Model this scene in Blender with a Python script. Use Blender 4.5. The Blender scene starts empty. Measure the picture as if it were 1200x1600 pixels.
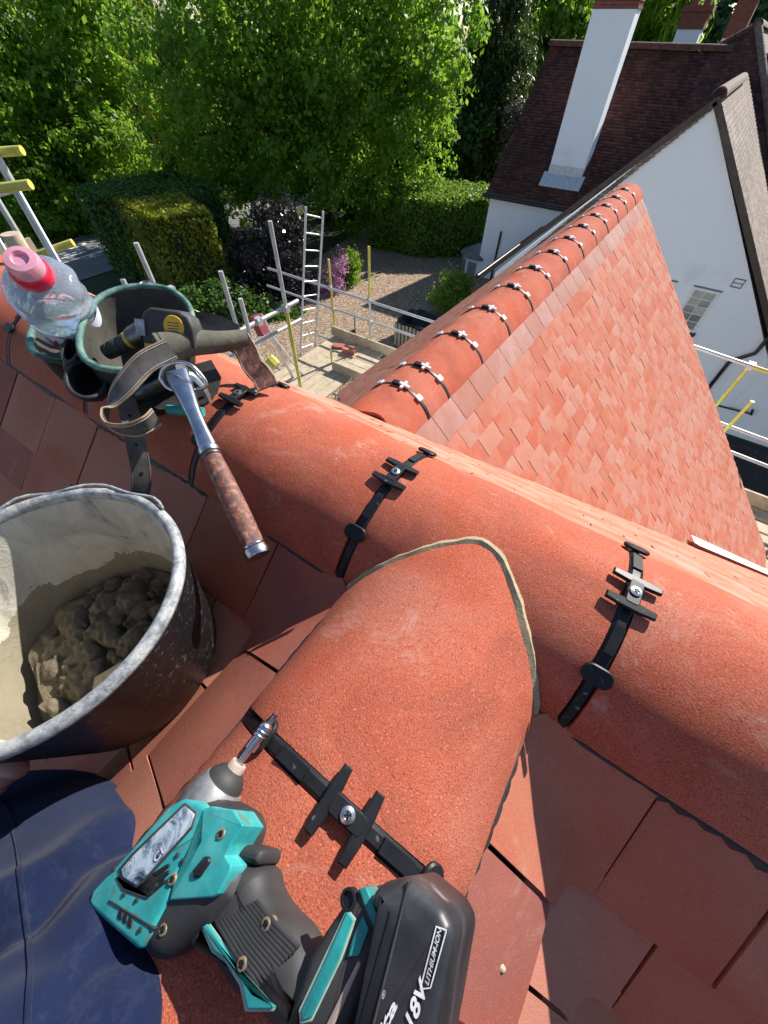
import bpy, bmesh, math, random
import numpy as np
from mathutils import Vector, Matrix
random.seed(7); RNG = np.random.default_rng(7)
scene = bpy.context.scene
COL = scene.collection
PI = math.pi
# ---------------------------------------------------------------- camera, sky, sun, exposure
# the eye is the origin of all coordinates below; at the end everything is lifted by EYE so that the ground is at z = 0
EYE = 7.5
GZ = -EYE
YAW, PITCH, ROLL, FPX = math.radians(-33.274), math.radians(52.276), math.radians(1.405), 580.0
_f = Vector((math.sin(YAW), math.cos(YAW), 0)); _r = Vector((math.cos(YAW), -math.sin(YAW), 0)); _u = Vector((0, 0, 1))
FWD = _f*math.cos(PITCH) - _u*math.sin(PITCH); _u2 = _u*math.cos(PITCH) + _f*math.sin(PITCH)
RIGHT = _r*math.cos(ROLL) + _u2*math.sin(ROLL); UP = _u2*math.cos(ROLL) - _r*math.sin(ROLL)
cd = bpy.data.cameras.new('camera'); cam = bpy.data.objects.new('camera', cd); COL.objects.link(cam)
cam.matrix_world = Matrix(((RIGHT.x, UP.x, -FWD.x, 0), (RIGHT.y, UP.y, -FWD.y, 0), (RIGHT.z, UP.z, -FWD.z, EYE), (0, 0, 0, 1)))
cd.sensor_fit = 'VERTICAL'; cd.sensor_height = 32; cd.lens = 32*FPX/1600
cd.clip_start = 0.02; cd.clip_end = 3000
scene.camera = cam
SUN = Vector((0.33, 1.34, 1.0)).normalized()
world = bpy.data.worlds.new('World'); scene.world = world; world.use_nodes = True
wn = world.node_tree.nodes; wl = world.node_tree.links
sky = wn.new('ShaderNodeTexSky'); sky.sky_type = 'NISHITA'; sky.sun_disc = False
sky.sun_elevation = math.asin(SUN.z); sky.sun_rotation = math.atan2(SUN.x, SUN.y)
wn['Background'].inputs['Strength'].default_value = 0.085
sky.air_density = 1.1; sky.dust_density = 0.3; sky.ozone_density = 3.5
wl.new(sky.outputs[0], wn['Background'].inputs[0])
sd = bpy.data.lights.new('sun', 'SUN'); sd.energy = 5.0; sd.angle = math.radians(0.53); sd.color = (1.0, 0.95, 0.87)
sun = bpy.data.objects.new('sun', sd); COL.objects.link(sun)
sun.rotation_euler = SUN.to_track_quat('Z', 'Y').to_euler()
vs = scene.view_settings; vs.view_transform = 'Standard'; vs.look = 'None'; vs.gamma = 1.0; vs.use_curve_mapping = False
vs.exposure = 0.74

def ray(x, y): return FWD + RIGHT*((x-600)/FPX) - UP*((y-800)/FPX)
def at(x, y, **k):                                   # the point where the line of sight meets a plane X, Y or Z = value
    d = ray(x, y); ax = 'XYZ'.index(list(k)[0]); return d*(list(k.values())[0]/d[ax])
def on_plane(x, y, p, n): d = ray(x, y); return d*(Vector(p).dot(n)/d.dot(n))
def height_at(x, y, P):                              # z of the line of sight above the plan point P
    d = ray(x, y); return d.z*math.hypot(P[0], P[1])/math.hypot(d.x, d.y)

# ---------------------------------------------------------------- helpers
def tag(o, label=None, cat=None, group=None, kind=None):
    if label: o['label'] = label
    if cat: o['category'] = cat
    if group: o['group'] = group
    if kind: o['kind'] = kind
    return o
def empty(name, loc=(0, 0, 0), rz=0, parent=None):
    o = bpy.data.objects.new(name, None); COL.objects.link(o); o.location = loc; o.rotation_euler = (0, 0, rz)
    o.empty_display_size = 0.05
    if parent: o.parent = parent
    return o
def thing(name, label, cat, loc=(0, 0, 0), rz=0, group=None): return tag(empty(name, loc, rz), label, cat, group)
def link_mesh(name, me, mat, parent=None, smooth=35):
    for m in (mat if isinstance(mat, (list, tuple)) else [mat]):
        if m is not None: me.materials.append(m)
    if smooth:
        me.shade_smooth(); me.set_sharp_from_angle(angle=math.radians(smooth))
    return place(name, me, parent)
def place(name, me, parent=None, M=None):
    o = bpy.data.objects.new(name, me); COL.objects.link(o)
    if parent is not None:
        o.parent = parent
        o.matrix_parent_inverse = inv_world(parent)
    if M is not None: o.matrix_basis = M
    return o
def inv_world(p): return p.matrix_basis.inverted()
def copy_tree(o, M=None, parent=None):                # a thing, its parts and their sub-parts; M moves it in world space
    c = o.copy(); COL.objects.link(c); c.parent = parent
    if M is not None: c.matrix_basis = M @ c.matrix_basis
    for ch in o.children: copy_tree(ch, None, c)
    return c
class MB:
    def __init__(s): s.v = []; s.f = []; s.mi = []
    def add(s, vs, fs, mi=0):
        o = len(s.v); s.v += [tuple(p) for p in vs]; s.f += [tuple(i+o for i in f) for f in fs]; s.mi += [mi]*len(fs)
        return s
    def box(s, c, size, M=None, mi=0, ch=0):
        c = Vector(c); x, y, z = (q/2 for q in size)
        pts = [Vector((a*x, b*y, d*z)) for a in (-1, 1) for b in (-1, 1) for d in (-1, 1)]
        if M is not None: pts = [M @ p for p in pts]
        return s.add([c+p for p in pts], [(0, 1, 3, 2), (4, 6, 7, 5), (0, 4, 5, 1), (2, 3, 7, 6), (0, 2, 6, 4), (1, 5, 7, 3)], mi)
    def tube(s, pts, r, n=8, caps=True, mi=0, flat=None, closed=False):
        pts = [Vector(p) for p in pts]; m = len(pts)
        rs = r if isinstance(r, (list, tuple)) else [r]*m
        vs = []; ref = None
        for i, p in enumerate(pts):
            if closed: t = pts[(i+1) % m]-pts[i-1]
            else: t = pts[min(i+1, m-1)]-pts[max(i-1, 0)]
            t.normalize()
            if ref is None: ref = Vector((0, 0, 1)) if abs(t.z) < .9 else Vector((1, 0, 0))
            a = (ref - t*ref.dot(t))
            if a.length < 1e-6: a = t.orthogonal()
            a.normalize(); ref = a; b = t.cross(a)
            for k in range(n):
                q = 2*PI*k/n; vs.append(p + a*(rs[i]*math.cos(q)*(flat or 1)) + b*(rs[i]*math.sin(q)))
        fs = []
        for i in range(m if closed else m-1):
            j = (i+1) % m
            for k in range(n): fs.append((i*n+k, i*n+(k+1) % n, j*n+(k+1) % n, j*n+k))
        if caps and not closed: fs += [tuple(range(n))[::-1], tuple(range((m-1)*n, m*n))]
        return s.add(vs, fs, mi)
    def lathe(s, prof, M, n=24, mi=0, capb=False, capt=False):  # prof: (radius, height)
        vs = [M @ Vector((r*math.cos(2*PI*k/n), r*math.sin(2*PI*k/n), h)) for r, h in prof for k in range(n)]
        fs = [(i*n+k, i*n+(k+1) % n, (i+1)*n+(k+1) % n, (i+1)*n+k) for i in range(len(prof)-1) for k in range(n)]
        if capb: fs.append(tuple(range(n))[::-1])
        if capt: fs.append(tuple(range((len(prof)-1)*n, len(prof)*n)))
        return s.add(vs, fs, mi)
    def prism(s, outline, z0, z1, M=None, mi=0, bev=0):
        M = M or Matrix(); n = len(outline)
        if bev:
            c = [sum(p[0] for p in outline)/n, sum(p[1] for p in outline)/n]
            ins = inset(outline, bev)
            lay = [(ins, z0), (outline, z0+bev), (outline, z1-bev), (ins, z1)]
        else: lay = [(outline, z0), (outline, z1)]
        vs = [M @ Vector((p[0], p[1], z)) for ol, z in lay for p in ol]
        fs = [(i*n+k, i*n+(k+1) % n, (i+1)*n+(k+1) % n, (i+1)*n+k) for i in range(len(lay)-1) for k in range(n)]
        fs += [tuple(range(n))[::-1], tuple(range((len(lay)-1)*n, len(lay)*n))]
        return s.add(vs, fs, mi)
    def grid(s, rows, close_u=False, mi=0):            # rows of equal length
        n = len(rows[0]); vs = [p for r in rows for p in r]; fs = []
        for i in range(len(rows)-1):
            for k in range(n if close_u else n-1):
                k2 = (k+1) % n; fs.append((i*n+k, i*n+k2, (i+1)*n+k2, (i+1)*n+k))
        return s.add(vs, fs, mi)
    def slab(s, rows, offs, mi=0):                     # a thick closed sheet: rows of top points, offs the same grid of bottom points
        a = len(rows); b = len(rows[0]); N = a*b
        vs = [p for r in rows for p in r]+[p for r in offs for p in r]; fs = []
        for i in range(a-1):
            for k in range(b-1):
                q = (i*b+k, i*b+k+1, (i+1)*b+k+1, (i+1)*b+k); fs += [q, tuple(N+x for x in q[::-1])]
        edge = [k for k in range(b)]+[i*b+b-1 for i in range(1, a)]+[(a-1)*b+k for k in range(b-2, -1, -1)]+[i*b for i in range(a-2, 0, -1)]
        for i in range(len(edge)):
            x, y = edge[i], edge[(i+1) % len(edge)]; fs.append((y, x, N+x, N+y))
        return s.add(vs, fs, mi)
    def mesh(s, name):
        me = bpy.data.meshes.new(name); me.from_pydata(s.v, [], s.f); me.validate()
        me.polygons.foreach_set('material_index', s.mi[:len(me.polygons)] if len(s.mi) >= len(me.polygons) else [0]*len(me.polygons))
        bm = bmesh.new(); bm.from_mesh(me); bmesh.ops.recalc_face_normals(bm, faces=bm.faces); bm.to_mesh(me); bm.free()
        return me
    def build(s, name, mat, parent=None, smooth=35): return link_mesh(name, s.mesh(name), mat, parent, smooth)
def inset(ol, d):
    n = len(ol); out = []
    A = sum(ol[i][0]*ol[(i+1) % n][1]-ol[(i+1) % n][0]*ol[i][1] for i in range(n)); sg = 1 if A > 0 else -1
    for i in range(n):
        p0, p1, p2 = Vector(ol[i-1][:2]), Vector(ol[i][:2]), Vector(ol[(i+1) % n][:2])
        a = (p1-p0); b = (p2-p1)
        a = a.normalized() if a.length > 1e-9 else Vector((1, 0)); b = b.normalized() if b.length > 1e-9 else a
        na = Vector((-a.y, a.x))*sg; nb = Vector((-b.y, b.x))*sg; m = (na+nb)
        m = m.normalized() if m.length > 1e-6 else na
        out.append(tuple(p1+m*d/max(.5, m.dot(na))))
    return out
def frame(x, y, z, o=(0, 0, 0)): return Matrix(((x[0], y[0], z[0], o[0]), (x[1], y[1], z[1], o[1]), (x[2], y[2], z[2], o[2]), (0, 0, 0, 1)))
def lerp(a, b, t): return a+(b-a)*t
def spline(pts, n=8):                                # Catmull-Rom through points
    P = [Vector(p) for p in pts]; P = [P[0]*2-P[1]]+P+[P[-1]*2-P[-2]]; out = []
    for i in range(1, len(P)-2):
        for k in range(n):
            t = k/n; a, b, c, d = P[i-1:i+3]
            out.append(.5*((2*b)+(c-a)*t+(2*a-5*b+4*c-d)*t*t+(3*b-a-3*c+d)*t**3))
    out.append(P[-2]); return out

# ---------------------------------------------------------------- materials
class NT:
    def __init__(s, name):
        s.m = bpy.data.materials.new(name); s.m.use_nodes = True; s.n = s.m.node_tree.nodes; s.l = s.m.node_tree.links
        s.b = s.n['Principled BSDF']; s.out = s.n['Material Output']
    def new(s, t, **k):
        n = s.n.new('ShaderNode'+t)
        for a, v in k.items(): setattr(n, a, v)
        return n
    def link(s, a, b): s.l.new(a, b)
    def coord(s, kind='pos'):
        if kind == 'pos': return s.new('NewGeometry').outputs['Position']
        return s.new('TexCoord').outputs['Object']
    def noise(s, vec, scale, detail=4, rough=.6, dist=0):
        n = s.new('TexNoise'); n.inputs['Scale'].default_value = scale; n.inputs['Detail'].default_value = detail
        n.inputs['Roughness'].default_value = rough; n.inputs['Distortion'].default_value = dist
        if vec is not None: s.link(vec, n.inputs['Vector'])
        return n.outputs['Fac']
    def ramp(s, fac, stops, interp='LINEAR'):
        r = s.new('ValToRGB'); e = r.color_ramp; e.interpolation = interp
        while len(e.elements) < len(stops): e.elements.new(.5)
        for x, (p, c) in zip(e.elements, stops):
            x.position = p; x.color = (c, c, c, 1) if isinstance(c, (int, float)) else (*c[:3], 1)
        s.link(fac, r.inputs[0]); return r.outputs[0]
    def mix(s, fac, a, b, mode='MIX'):
        m = s.new('MixRGB', blend_type=mode)
        for i, v in zip((0, 1, 2), (fac, a, b)):
            if hasattr(v, 'is_linked'): s.link(v, m.inputs[i])
            else: m.inputs[i].default_value = v if i == 0 else (*v[:3], 1)
        return m.outputs[0]
    def math(s, op, a, b=0.0):
        m = s.new('Math', operation=op)
        for i, v in enumerate((a, b)):
            if hasattr(v, 'is_linked'): s.link(v, m.inputs[i])
            else: m.inputs[i].default_value = v
        return m.outputs[0]
    def bump(s, h, strength, dist, normal=None):
        b = s.new('Bump'); b.inputs['Strength'].default_value = strength; b.inputs['Distance'].default_value = dist
        s.link(h, b.inputs['Height'])
        if normal is not None: s.link(normal, b.inputs['Normal'])
        return b.outputs[0]
    def finish(s, col=None, rough=.6, normal=None, metal=0, spec=.5):
        if col is not None:
            if hasattr(col, 'is_linked'): s.link(col, s.b.inputs['Base Color'])
            else: s.b.inputs['Base Color'].default_value = (*col[:3], 1)
        if hasattr(rough, 'is_linked'): s.link(rough, s.b.inputs['Roughness'])
        else: s.b.inputs['Roughness'].default_value = rough
        if normal is not None: s.link(normal, s.b.inputs['Normal'])
        s.b.inputs['Metallic'].default_value = metal; s.b.inputs['Specular IOR Level'].default_value = spec
        return s.m
def worn(name, stops, scale=8, rough=.6, bump=.2, bscale=80, bdist=.002, metal=0, spec=.5, fine=None, coord='pos', detail=5, dist=0):
    t = NT(name); c = t.coord(coord); f = t.noise(c, scale, detail, .65, dist); col = t.ramp(f, stops)
    if fine: col = t.mix(t.ramp(t.noise(c, fine[0], 2, .5), [(fine[2], 0.0), (fine[3], 1.0)]), col, fine[1])
    nm = t.bump(t.noise(c, bscale, 4, .7), bump, bdist) if bump else None
    return t.finish(col, rough, nm, metal, spec)
def clay(name, base, dark, pale, island=False, sand=.5, vary=.5, patch=5.0, blush=None, smear=1.0):
    # sand-faced fired clay: broad brindling, a fire blush on each piece, fine grit, pale scuffs and lime smears
    t = NT(name); c = t.coord()
    rnd = t.new('NewGeometry').outputs['Random Per Island'] if island else t.new('ObjectInfo').outputs['Random']
    off = t.new('VectorMath', operation='ADD'); t.link(c, off.inputs[0]); cx = t.new('CombineXYZ'); t.link(t.math('MULTIPLY', rnd, 41.0), cx.inputs[0]); t.link(t.math('MULTIPLY', rnd, 17.0), cx.inputs[2]); t.link(cx.outputs[0], off.inputs[1]); co = off.outputs[0]
    big = t.noise(co, patch, 4, .6, .8)
    k = t.math('ADD', t.math('MULTIPLY', big, 1-vary*.6), t.math('MULTIPLY', rnd, vary*.6))
    col = t.ramp(k, [(.26, dark), (.47, base), (.72, pale)])
    if blush: col = t.mix(t.ramp(t.noise(co, blush[0], 2, .5, .3), [(.50, 0.0), (.68, blush[2])]), col, blush[1])
    grit = t.noise(c, 620, 2, .6)
    col = t.mix(t.math('MULTIPLY', t.ramp(grit, [(.48, 0.0), (.70, 1.0)]), .62*sand), col, tuple(q*.30 for q in base))
    col = t.mix(t.math('MULTIPLY', t.ramp(t.noise(c, 430, 2, .6), [(.60, 0.0), (.72, 1.0)]), .40*sand), col, tuple(min(1, q*1.5+.06) for q in pale))
    lime = t.math('MULTIPLY', t.ramp(t.noise(c, 8, 6, .8, 1.4), [(.57, 0.0), (.72, .9*smear)]), t.ramp(grit, [(.36, 0.05), (.6, .75)]))
    col = t.mix(lime, col, (.60, .46, .38))
    dirt = t.math('MULTIPLY', t.ramp(t.noise(c, 3.2, 5, .7, .6), [(.50, 0.0), (.75, .40*smear)]), t.ramp(grit, [(.30, .45), (.65, 1.0)]))
    col = t.mix(dirt, col, tuple(q*.5+.015 for q in dark))
    n2 = t.bump(t.math('ADD', t.noise(c, 560, 3, .75), t.math('MULTIPLY', big, 3.0)), .6*sand, .0014)
    return t.finish(col, t.ramp(big, [(.3, .78), (.7, .92)]), n2, 0, .12)
MAT = {}
MAT['ridge'] = clay('ridge_clay', (.51, .132, .076), (.35, .098, .065), (.52, .190, .130), sand=1.25, vary=.3, patch=7, blush=(5.5, (.50, .092, .042), .6))
MAT['tile'] = clay('roof_tile_clay', (.50, .170, .105), (.33, .112, .088), (.53, .220, .155), sand=.5, vary=1.0, patch=5, blush=(6, (.44, .095, .05), .5), smear=.5)
MAT['tile_stuff'] = clay('roof_tile_clay_rest', (.50, .170, .105), (.33, .112, .088), (.53, .220, .155), island=True, sand=.5, vary=1.0, patch=5, blush=(6, (.44, .095, .05), .5), smear=.5)
GT = dict(sand=.35, vary=.58, patch=9, blush=(10, (.50, .120, .060), .7), smear=.3)
MAT['gtile'] = clay('gable_tile_clay', (.49, .200, .135), (.44, .135, .085), (.48, .260, .200), **GT)
MAT['gtile_stuff'] = clay('gable_tile_clay_far', (.49, .200, .135), (.44, .135, .085), (.48, .260, .200), island=True, **GT)
MAT['top_tile'] = clay('top_course_clay', (.44, .23, .185), (.42, .18, .13), (.50, .31, .27), sand=.9, vary=.5, patch=9, smear=.3)
MAT['top_tile_stuff'] = clay('top_course_clay_far', (.44, .23, .185), (.42, .18, .13), (.50, .31, .27), island=True, sand=.9, vary=.5, patch=9, smear=.3)
MAT['black_plastic'] = worn('black_plastic', [(.3, (.007, .0075, .009)), (.7, (.018, .019, .022))], 30, .45, .08, 300, .0006, spec=.3, fine=(120, (.16, .17, .18), .66, .8))
MAT['glint_plastic'] = worn('clip_glint_plastic', [(.3, (.55, .56, .58)), (.7, (.7, .71, .72))], 20, .35, 0)  # the sun glint on the black gable clips is put into this pale colour
MAT['screw'] = worn('zinc_screw', [(.3, (.55, .55, .55)), (.7, (.8, .8, .78))], 200, .3, .2, 400, .0004, metal=1)
MAT['mortar'] = worn('mortar', [(.3, (.36, .29, .17)), (.7, (.48, .40, .25))], 60, .9, .6, 260, .002, fine=(500, (.16, .13, .09), .6, .7))
MAT['roll'] = worn('ridge_roll', [(.3, (.02, .02, .022)), (.7, (.05, .05, .05))], 30, .6, .4, 60, .004)
MAT['underlay'] = worn('underlay', [(.3, (.03, .028, .026)), (.7, (.05, .045, .04))], 5, .9, 0)
MAT['render_white'] = worn('white_render', [(.22, (.70, .71, .71)), (.42, (.84, .85, .86)), (.75, (.88, .88, .88))], .9, .85, .35, 30, .012, detail=9)
MAT['lead'] = worn('lead_flashing', [(.3, (.42, .45, .48)), (.7, (.62, .64, .66))], 9, .5, .25, 30, .004, metal=.3)
# ================================================================ the house we stand on: two crossing roofs
house = thing('tiled_house', 'newly tiled orange clay house roof with half round ridges and valleys', 'house', (0, 1.5, GZ))
R_, HA = 0.165, math.radians(64)                      # ridge tile radius and half angle
HW = R_*math.sin(HA); DROP = R_*(1-math.cos(HA)); TH = 0.016
YM, ZM = 0.322, -0.398                                # main ridge: runs along X
XN, ZN = -0.032, -0.4005
RN = 0.156; HWN = RN*math.sin(HA); DROPN = RN*(1-math.cos(HA))                               # near ridge: runs along Y towards us
XG, ZG = -0.667, -0.852                               # far gable ridge: runs along Y away from us
PITCH_N = math.radians(45); PITCH_M = math.radians(41.5); PITCH_G = math.radians(44.6)
YV = 5.2                                              # gable verge
J0, JP = -0.193, 0.33                                 # joints of the main ridge

def ridge_tile(origin, axis, side, l0, l1, name='ridge_tile', trim=None, mat='ridge', wob=.0012, th=TH, nl=8, R_=R_):
    # origin: crest point; axis: along; side: horizontal across. trim(a)-> extra start offset at cross offset a
    o, ax, sd_ = Vector(origin), Vector(axis), Vector(side); up = Vector((0, 0, 1)); c = o-up*R_
    na = 26; top = []; bot = []; ph = random.random()*9
    for i in range(nl+1):
        rt = []; rb = []
        for k in range(na+1):
            a = lerp(-HA, HA, k/na); s0 = l0+(trim(R_*math.sin(a)) if trim else 0)
            l = lerp(s0, l1, i/nl)
            rr = R_+wob*math.sin(l*31+ph+a*3)
            if i in (0, nl): rr -= .0012
            if i == nl and not trim: pass
            d = sd_*math.sin(a)+up*math.cos(a)
            rt.append(c+d*rr+ax*l); rb.append(c+d*(rr-th)+ax*l)
        top.append(rt); bot.append(rb)
    m = MB(); m.slab(top, bot); return m.build(name, MAT[mat], house, 40)
joints = [J0+JP*k for k in range(-6, 5)]
for k in range(len(joints)-1):
    ridge_tile((0, YM, ZM), (1, 0, 0), (0, 1, 0), joints[k]+.0085, joints[k+1]-.0085)
# near ridge: mitred into the main ridge, equal round so the mitre is a 45 degree line in plan
MG = 0.008
def mitre(a):                                        # plan distance from the main crest at which the near ridge meets the main ridge
    dr = max(0, ZM-(ZN-(RN-math.sqrt(max(0, RN*RN-a*a))))); return math.sqrt(max(0, R_*R_-(R_-dr)**2))
def near_trim(a): return mitre(a)+MG*.85+.003*max(0, a)/HWN
YJ = [-0.022, -0.352, -0.682, -1.012, -1.342, -1.672]
ridge_tile((XN, YM, ZN), (0, -1, 0), (1, 0, 0), 0, YM-YJ[0]-.0085, trim=near_trim, nl=14, R_=RN)
for k in range(5): ridge_tile((XN, 0, ZN), (0, -1, 0), (1, 0, 0), -YJ[k]+.0085, -YJ[k+1]-.0085, R_=RN)
# mortar fillet along the mitre
rows = []; offs = []
for k in range(41):
    a = lerp(-HA, HA, k/40); x = RN*math.sin(a); c = Vector((XN, 0, ZN-RN)); d = Vector((math.sin(a), 0, math.cos(a)))
    w1 = near_trim(x)+.0028+.001*math.sin(k*.9+1)+.0008*math.sin(k*2.9); w0 = mitre(x)-.004+.0015*math.sin(k*1.3)
    r0 = RN+.0035+.0006*math.sin(k*2.3); r1 = RN-.0025+.0006*math.sin(k*1.1)
    rows.append([c+d*(r0-.001)+Vector((0, YM-w0, 0)), c+d*(r0)+Vector((0, YM-(w0*.55+w1*.45), 0)), c+d*(r1)+Vector((0, YM-w1, 0))])
    offs.append([p-d*.03 for p in rows[-1]])
MB().slab(rows, offs).build('mortar_joint', MAT['mortar'], house)
# gable ridge
GJ = [1.273-.165]+[1.273+.33*k for k in range(0, 12)]
def g_trim(a): return .012*math.sin(a*40)
ridge_tile((XG, 0, ZG), (0, 1, 0), (1, 0, 0), .905, GJ[0]-.003, trim=g_trim)
for k in range(len(GJ)-1): ridge_tile((XG, 0, ZG), (0, 1, 0), (1, 0, 0), GJ[k]+.003, GJ[k+1]-.003)
ridge_tile((XG, 0, ZG), (0, 1, 0), (1, 0, 0), GJ[-1]+.003, YV+.03)
# mortar bedding plug and lead saddle at the open near end of the gable ridge
pl = MB(); ol = [(R_*.9*math.sin(a), R_*.9*math.cos(a)) for a in [lerp(HA*.98, -HA*.98, k/16) for k in range(17)]]
pl.prism(ol, 0, .22, frame((1, 0, 0), (0, 0, 1), (0, 1, 0), (XG, .925, ZG-R_-.004)))
pl.build('bedding_mortar', MAT['mortar'], house)
ls = MB(); rows = []
for i in range(7):
    t = i/6; rows.append([Vector((XG+HW*(.62+.1*k)+.02*t, .95-.05*t+.012*k-.02*math.sin(t*3), ZG-DROP+.028-.03*k-.035*t)) for k in range(5)])
ls.slab(rows, [[p+Vector((0, .003, -.006)) for p in r] for r in rows]); ls.build('lead_saddle', MAT['lead'], house)
# black and pale ends of the ridge roll peeping out below the ridge edges
def roll(origin, axis, side, l0, l1, step=.012):
    o, ax, sd_ = Vector(origin), Vector(axis), Vector(side); m = MB(); rows = []; n = int((l1-l0)/step)
    for i in range(n):
        l = l0+i*step; e = .002+.004*(i % 2)+.0025*math.sin(i*.37)
        rows.append([o+ax*l+sd_*(-.03)+Vector((0, 0, .014)), o+ax*l+sd_*(.001)+Vector((0, 0, .002)), o+ax*l+sd_*e+Vector((0, 0, .001-e-(i % 2)*.0015))])
    m.slab(rows, [[p-Vector((0, 0, .002)) for p in r] for r in rows]); return m.build('ridge_roll', MAT['roll'], house)
roll((0, YM-HW, ZM-DROP-.006), (1, 0, 0), (0, -1, 0), XN+HWN+.03, 1.1)
roll((0, YM-HW, ZM-DROP-.006), (1, 0, 0), (0, -1, 0), -1.9, XN-HWN-.03)
roll((XN+HWN, 0, ZN-DROPN-.006), (0, 1, 0), (1, 0, 0), -.6, YM-HW-.02)
roll((XN-HWN, 0, ZN-DROPN-.006), (0, 1, 0), (-1, 0, 0), -.6, YM-HW-.02)

# ---- ridge clips
def arc_pt(origin, axis, side, a, l, r, RR=None):
    return Vector(origin)-Vector((0, 0, RR or R_))+Vector(axis)*l+(Vector(side)*math.sin(a)+Vector((0, 0, 1))*math.cos(a))*r
def arc_frame(origin, axis, side, a, l, r, RR=None):            # local x across (down the arc), y along ridge, z out
    x = Vector(side)*math.cos(a)-Vector((0, 0, 1))*math.sin(a); z = Vector(side)*math.sin(a)+Vector((0, 0, 1))*math.cos(a)
    return frame(x, z.cross(x), z, arc_pt(origin, axis, side, a, l, r, RR))
def rrect(w, h, r, n=4):
    return [(sx*(w/2-r)+r*math.cos(q), sy*(h/2-r)+r*math.sin(q)) for sx, sy, q0 in ((1, 1, 0), (-1, 1, PI/2), (-1, -1, PI), (1, -1, 1.5*PI)) for q in [q0+PI/2*k/n for k in range(n+1)]]
def ridge_clip(origin, axis, side, l, lo=-HA, hi=HA, R_=R_, bias=0.0):
    f = lambda a, r: arc_frame(origin, axis, side, a+bias*(1-abs(a)/HA), l, r, R_)
    m = MB(); top = []; bot = []
    for k in range(31):                                # the strap lying in the joint
        a = lerp(lo, hi, k/30); M = f(a, R_-.005)
        w = .0078; z = .003 if abs(a) < math.radians(38) else 0
        top.append([M @ Vector((0, -w, z)), M @ Vector((0, -w*.55, z+.003)), M @ Vector((0, w*.55, z+.003)), M @ Vector((0, w, z))])
        bot.append([M @ Vector((0, y, -.012)) for y in (-w, -w*.55, w*.55, w)])
    m.slab(top, bot); c = m.build('ridge_clip', MAT['black_plastic'], house, 30)
    for sgn in (-1, 1):                                # raised ribs of the strap
        M = f(sgn*.37, R_-.000); m = MB(); m.box((0, 0, 0), (.034, .011, .005)); me = m.mesh('strap_rib'); me.transform(M)
        link_mesh('strap_rib', me, MAT['black_plastic'], c, 30)
        M = f(sgn*math.radians(36), R_+.0015); m = MB(); m.prism(rrect(.022, .033, .0100), 0, .0055, bev=.0015); me = m.mesh('end_pad'); me.transform(M)
        link_mesh('end_pad', me, MAT['black_plastic'], c, 30)
    m = MB()                                           # H-shaped clamp across the joint
    for sgn in (-1, 1):
        M = f(sgn*.105, R_+.003)
        ol = [(-.0045, -.027), (.0038, -.027), (.0056, -.010), (.0056, .010), (.0038, .027), (-.0045, .027), (-.0056, .010), (-.0056, -.010)]
        m.prism(ol, 0, .006, M, bev=.0012)
    m.prism(rrect(.034, .016, .004), 0, .0072, f(0, R_+.0018), bev=.0012)
    m.build('clamp_bar', MAT['black_plastic'], c, 30)
    m = MB(); M = f(0, R_+.0095); m.lathe([(.0001, .0012), (.003, .0012), (.0033, .0022), (.0062, .0014), (.0066, 0), (.006, -.003)], M, 18)
    m.build('screw', MAT['screw'], c, 30)
    m = MB(); M = f(0, R_+.0112)
    for q in (0, PI/2): m.box((0, 0, 0), (.0062, .0012, .0012), None)
    m2 = MB(); m2.box(M @ Vector((0, 0, 0)), (.0066, .0014, .0008), M.to_3x3() @ Matrix.Rotation(.6, 3, 'Z')); m2.box(M @ Vector((0, 0, 0)), (.0014, .0066, .0009), M.to_3x3() @ Matrix.Rotation(.6, 3, 'Z'))
    m2.build('screw_slot', MAT['black_plastic'], c, 0)
    return c
mainr = ((0, YM, ZM), (1, 0, 0), (0, -1, 0))
for k, j in enumerate(joints[1:-1]): ridge_clip(*mainr, j)
ridge_clip((XN, 0, ZN), (0, 1, 0), (1, 0, 0), YJ[0], R_=RN, bias=.11); ridge_clip((XN, 0, ZN), (0, 1, 0), (1, 0, 0), YJ[1], R_=RN)
def small_clip(l):
    f = lambda a, r: arc_frame((XG, 0, ZG), (0, 1, 0), (1, 0, 0), a, l, r)
    m = MB(); m.slab([[f(lerp(-HA, HA, k/24), R_+.002) @ Vector((0, y, 0)) for y in (-.0065, .0065)] for k in range(25)], [[f(lerp(-HA, HA, k/24), R_-.012) @ Vector((0, y, 0)) for y in (-.0065, .0065)] for k in range(25)])
    c = m.build('ridge_clip', MAT['black_plastic'], house, 30)
    m = MB()
    m.prism(rrect(.012, .05, .003), 0, .008, f(.10, R_+.006), bev=.001); m.prism(rrect(.045, .014, .003), 0, .010, f(.12, R_+.005), bev=.001)
    m.build('clamp_bar', MAT['glint_plastic'], c, 30)
    m = MB(); m.prism(rrect(.036, .022, .004), 0, .009, f(-.09, R_+.004), bev=.001); m.build('clamp_block', MAT['black_plastic'], c, 30)
    for a in (.56, -.56):
        m = MB(); m.prism(rrect(.026, .026, .005), 0, .008, f(a, R_+.003), bev=.001); m.build('end_pad', MAT['glint_plastic'], c, 30)
for j in GJ: small_clip(j)

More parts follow.
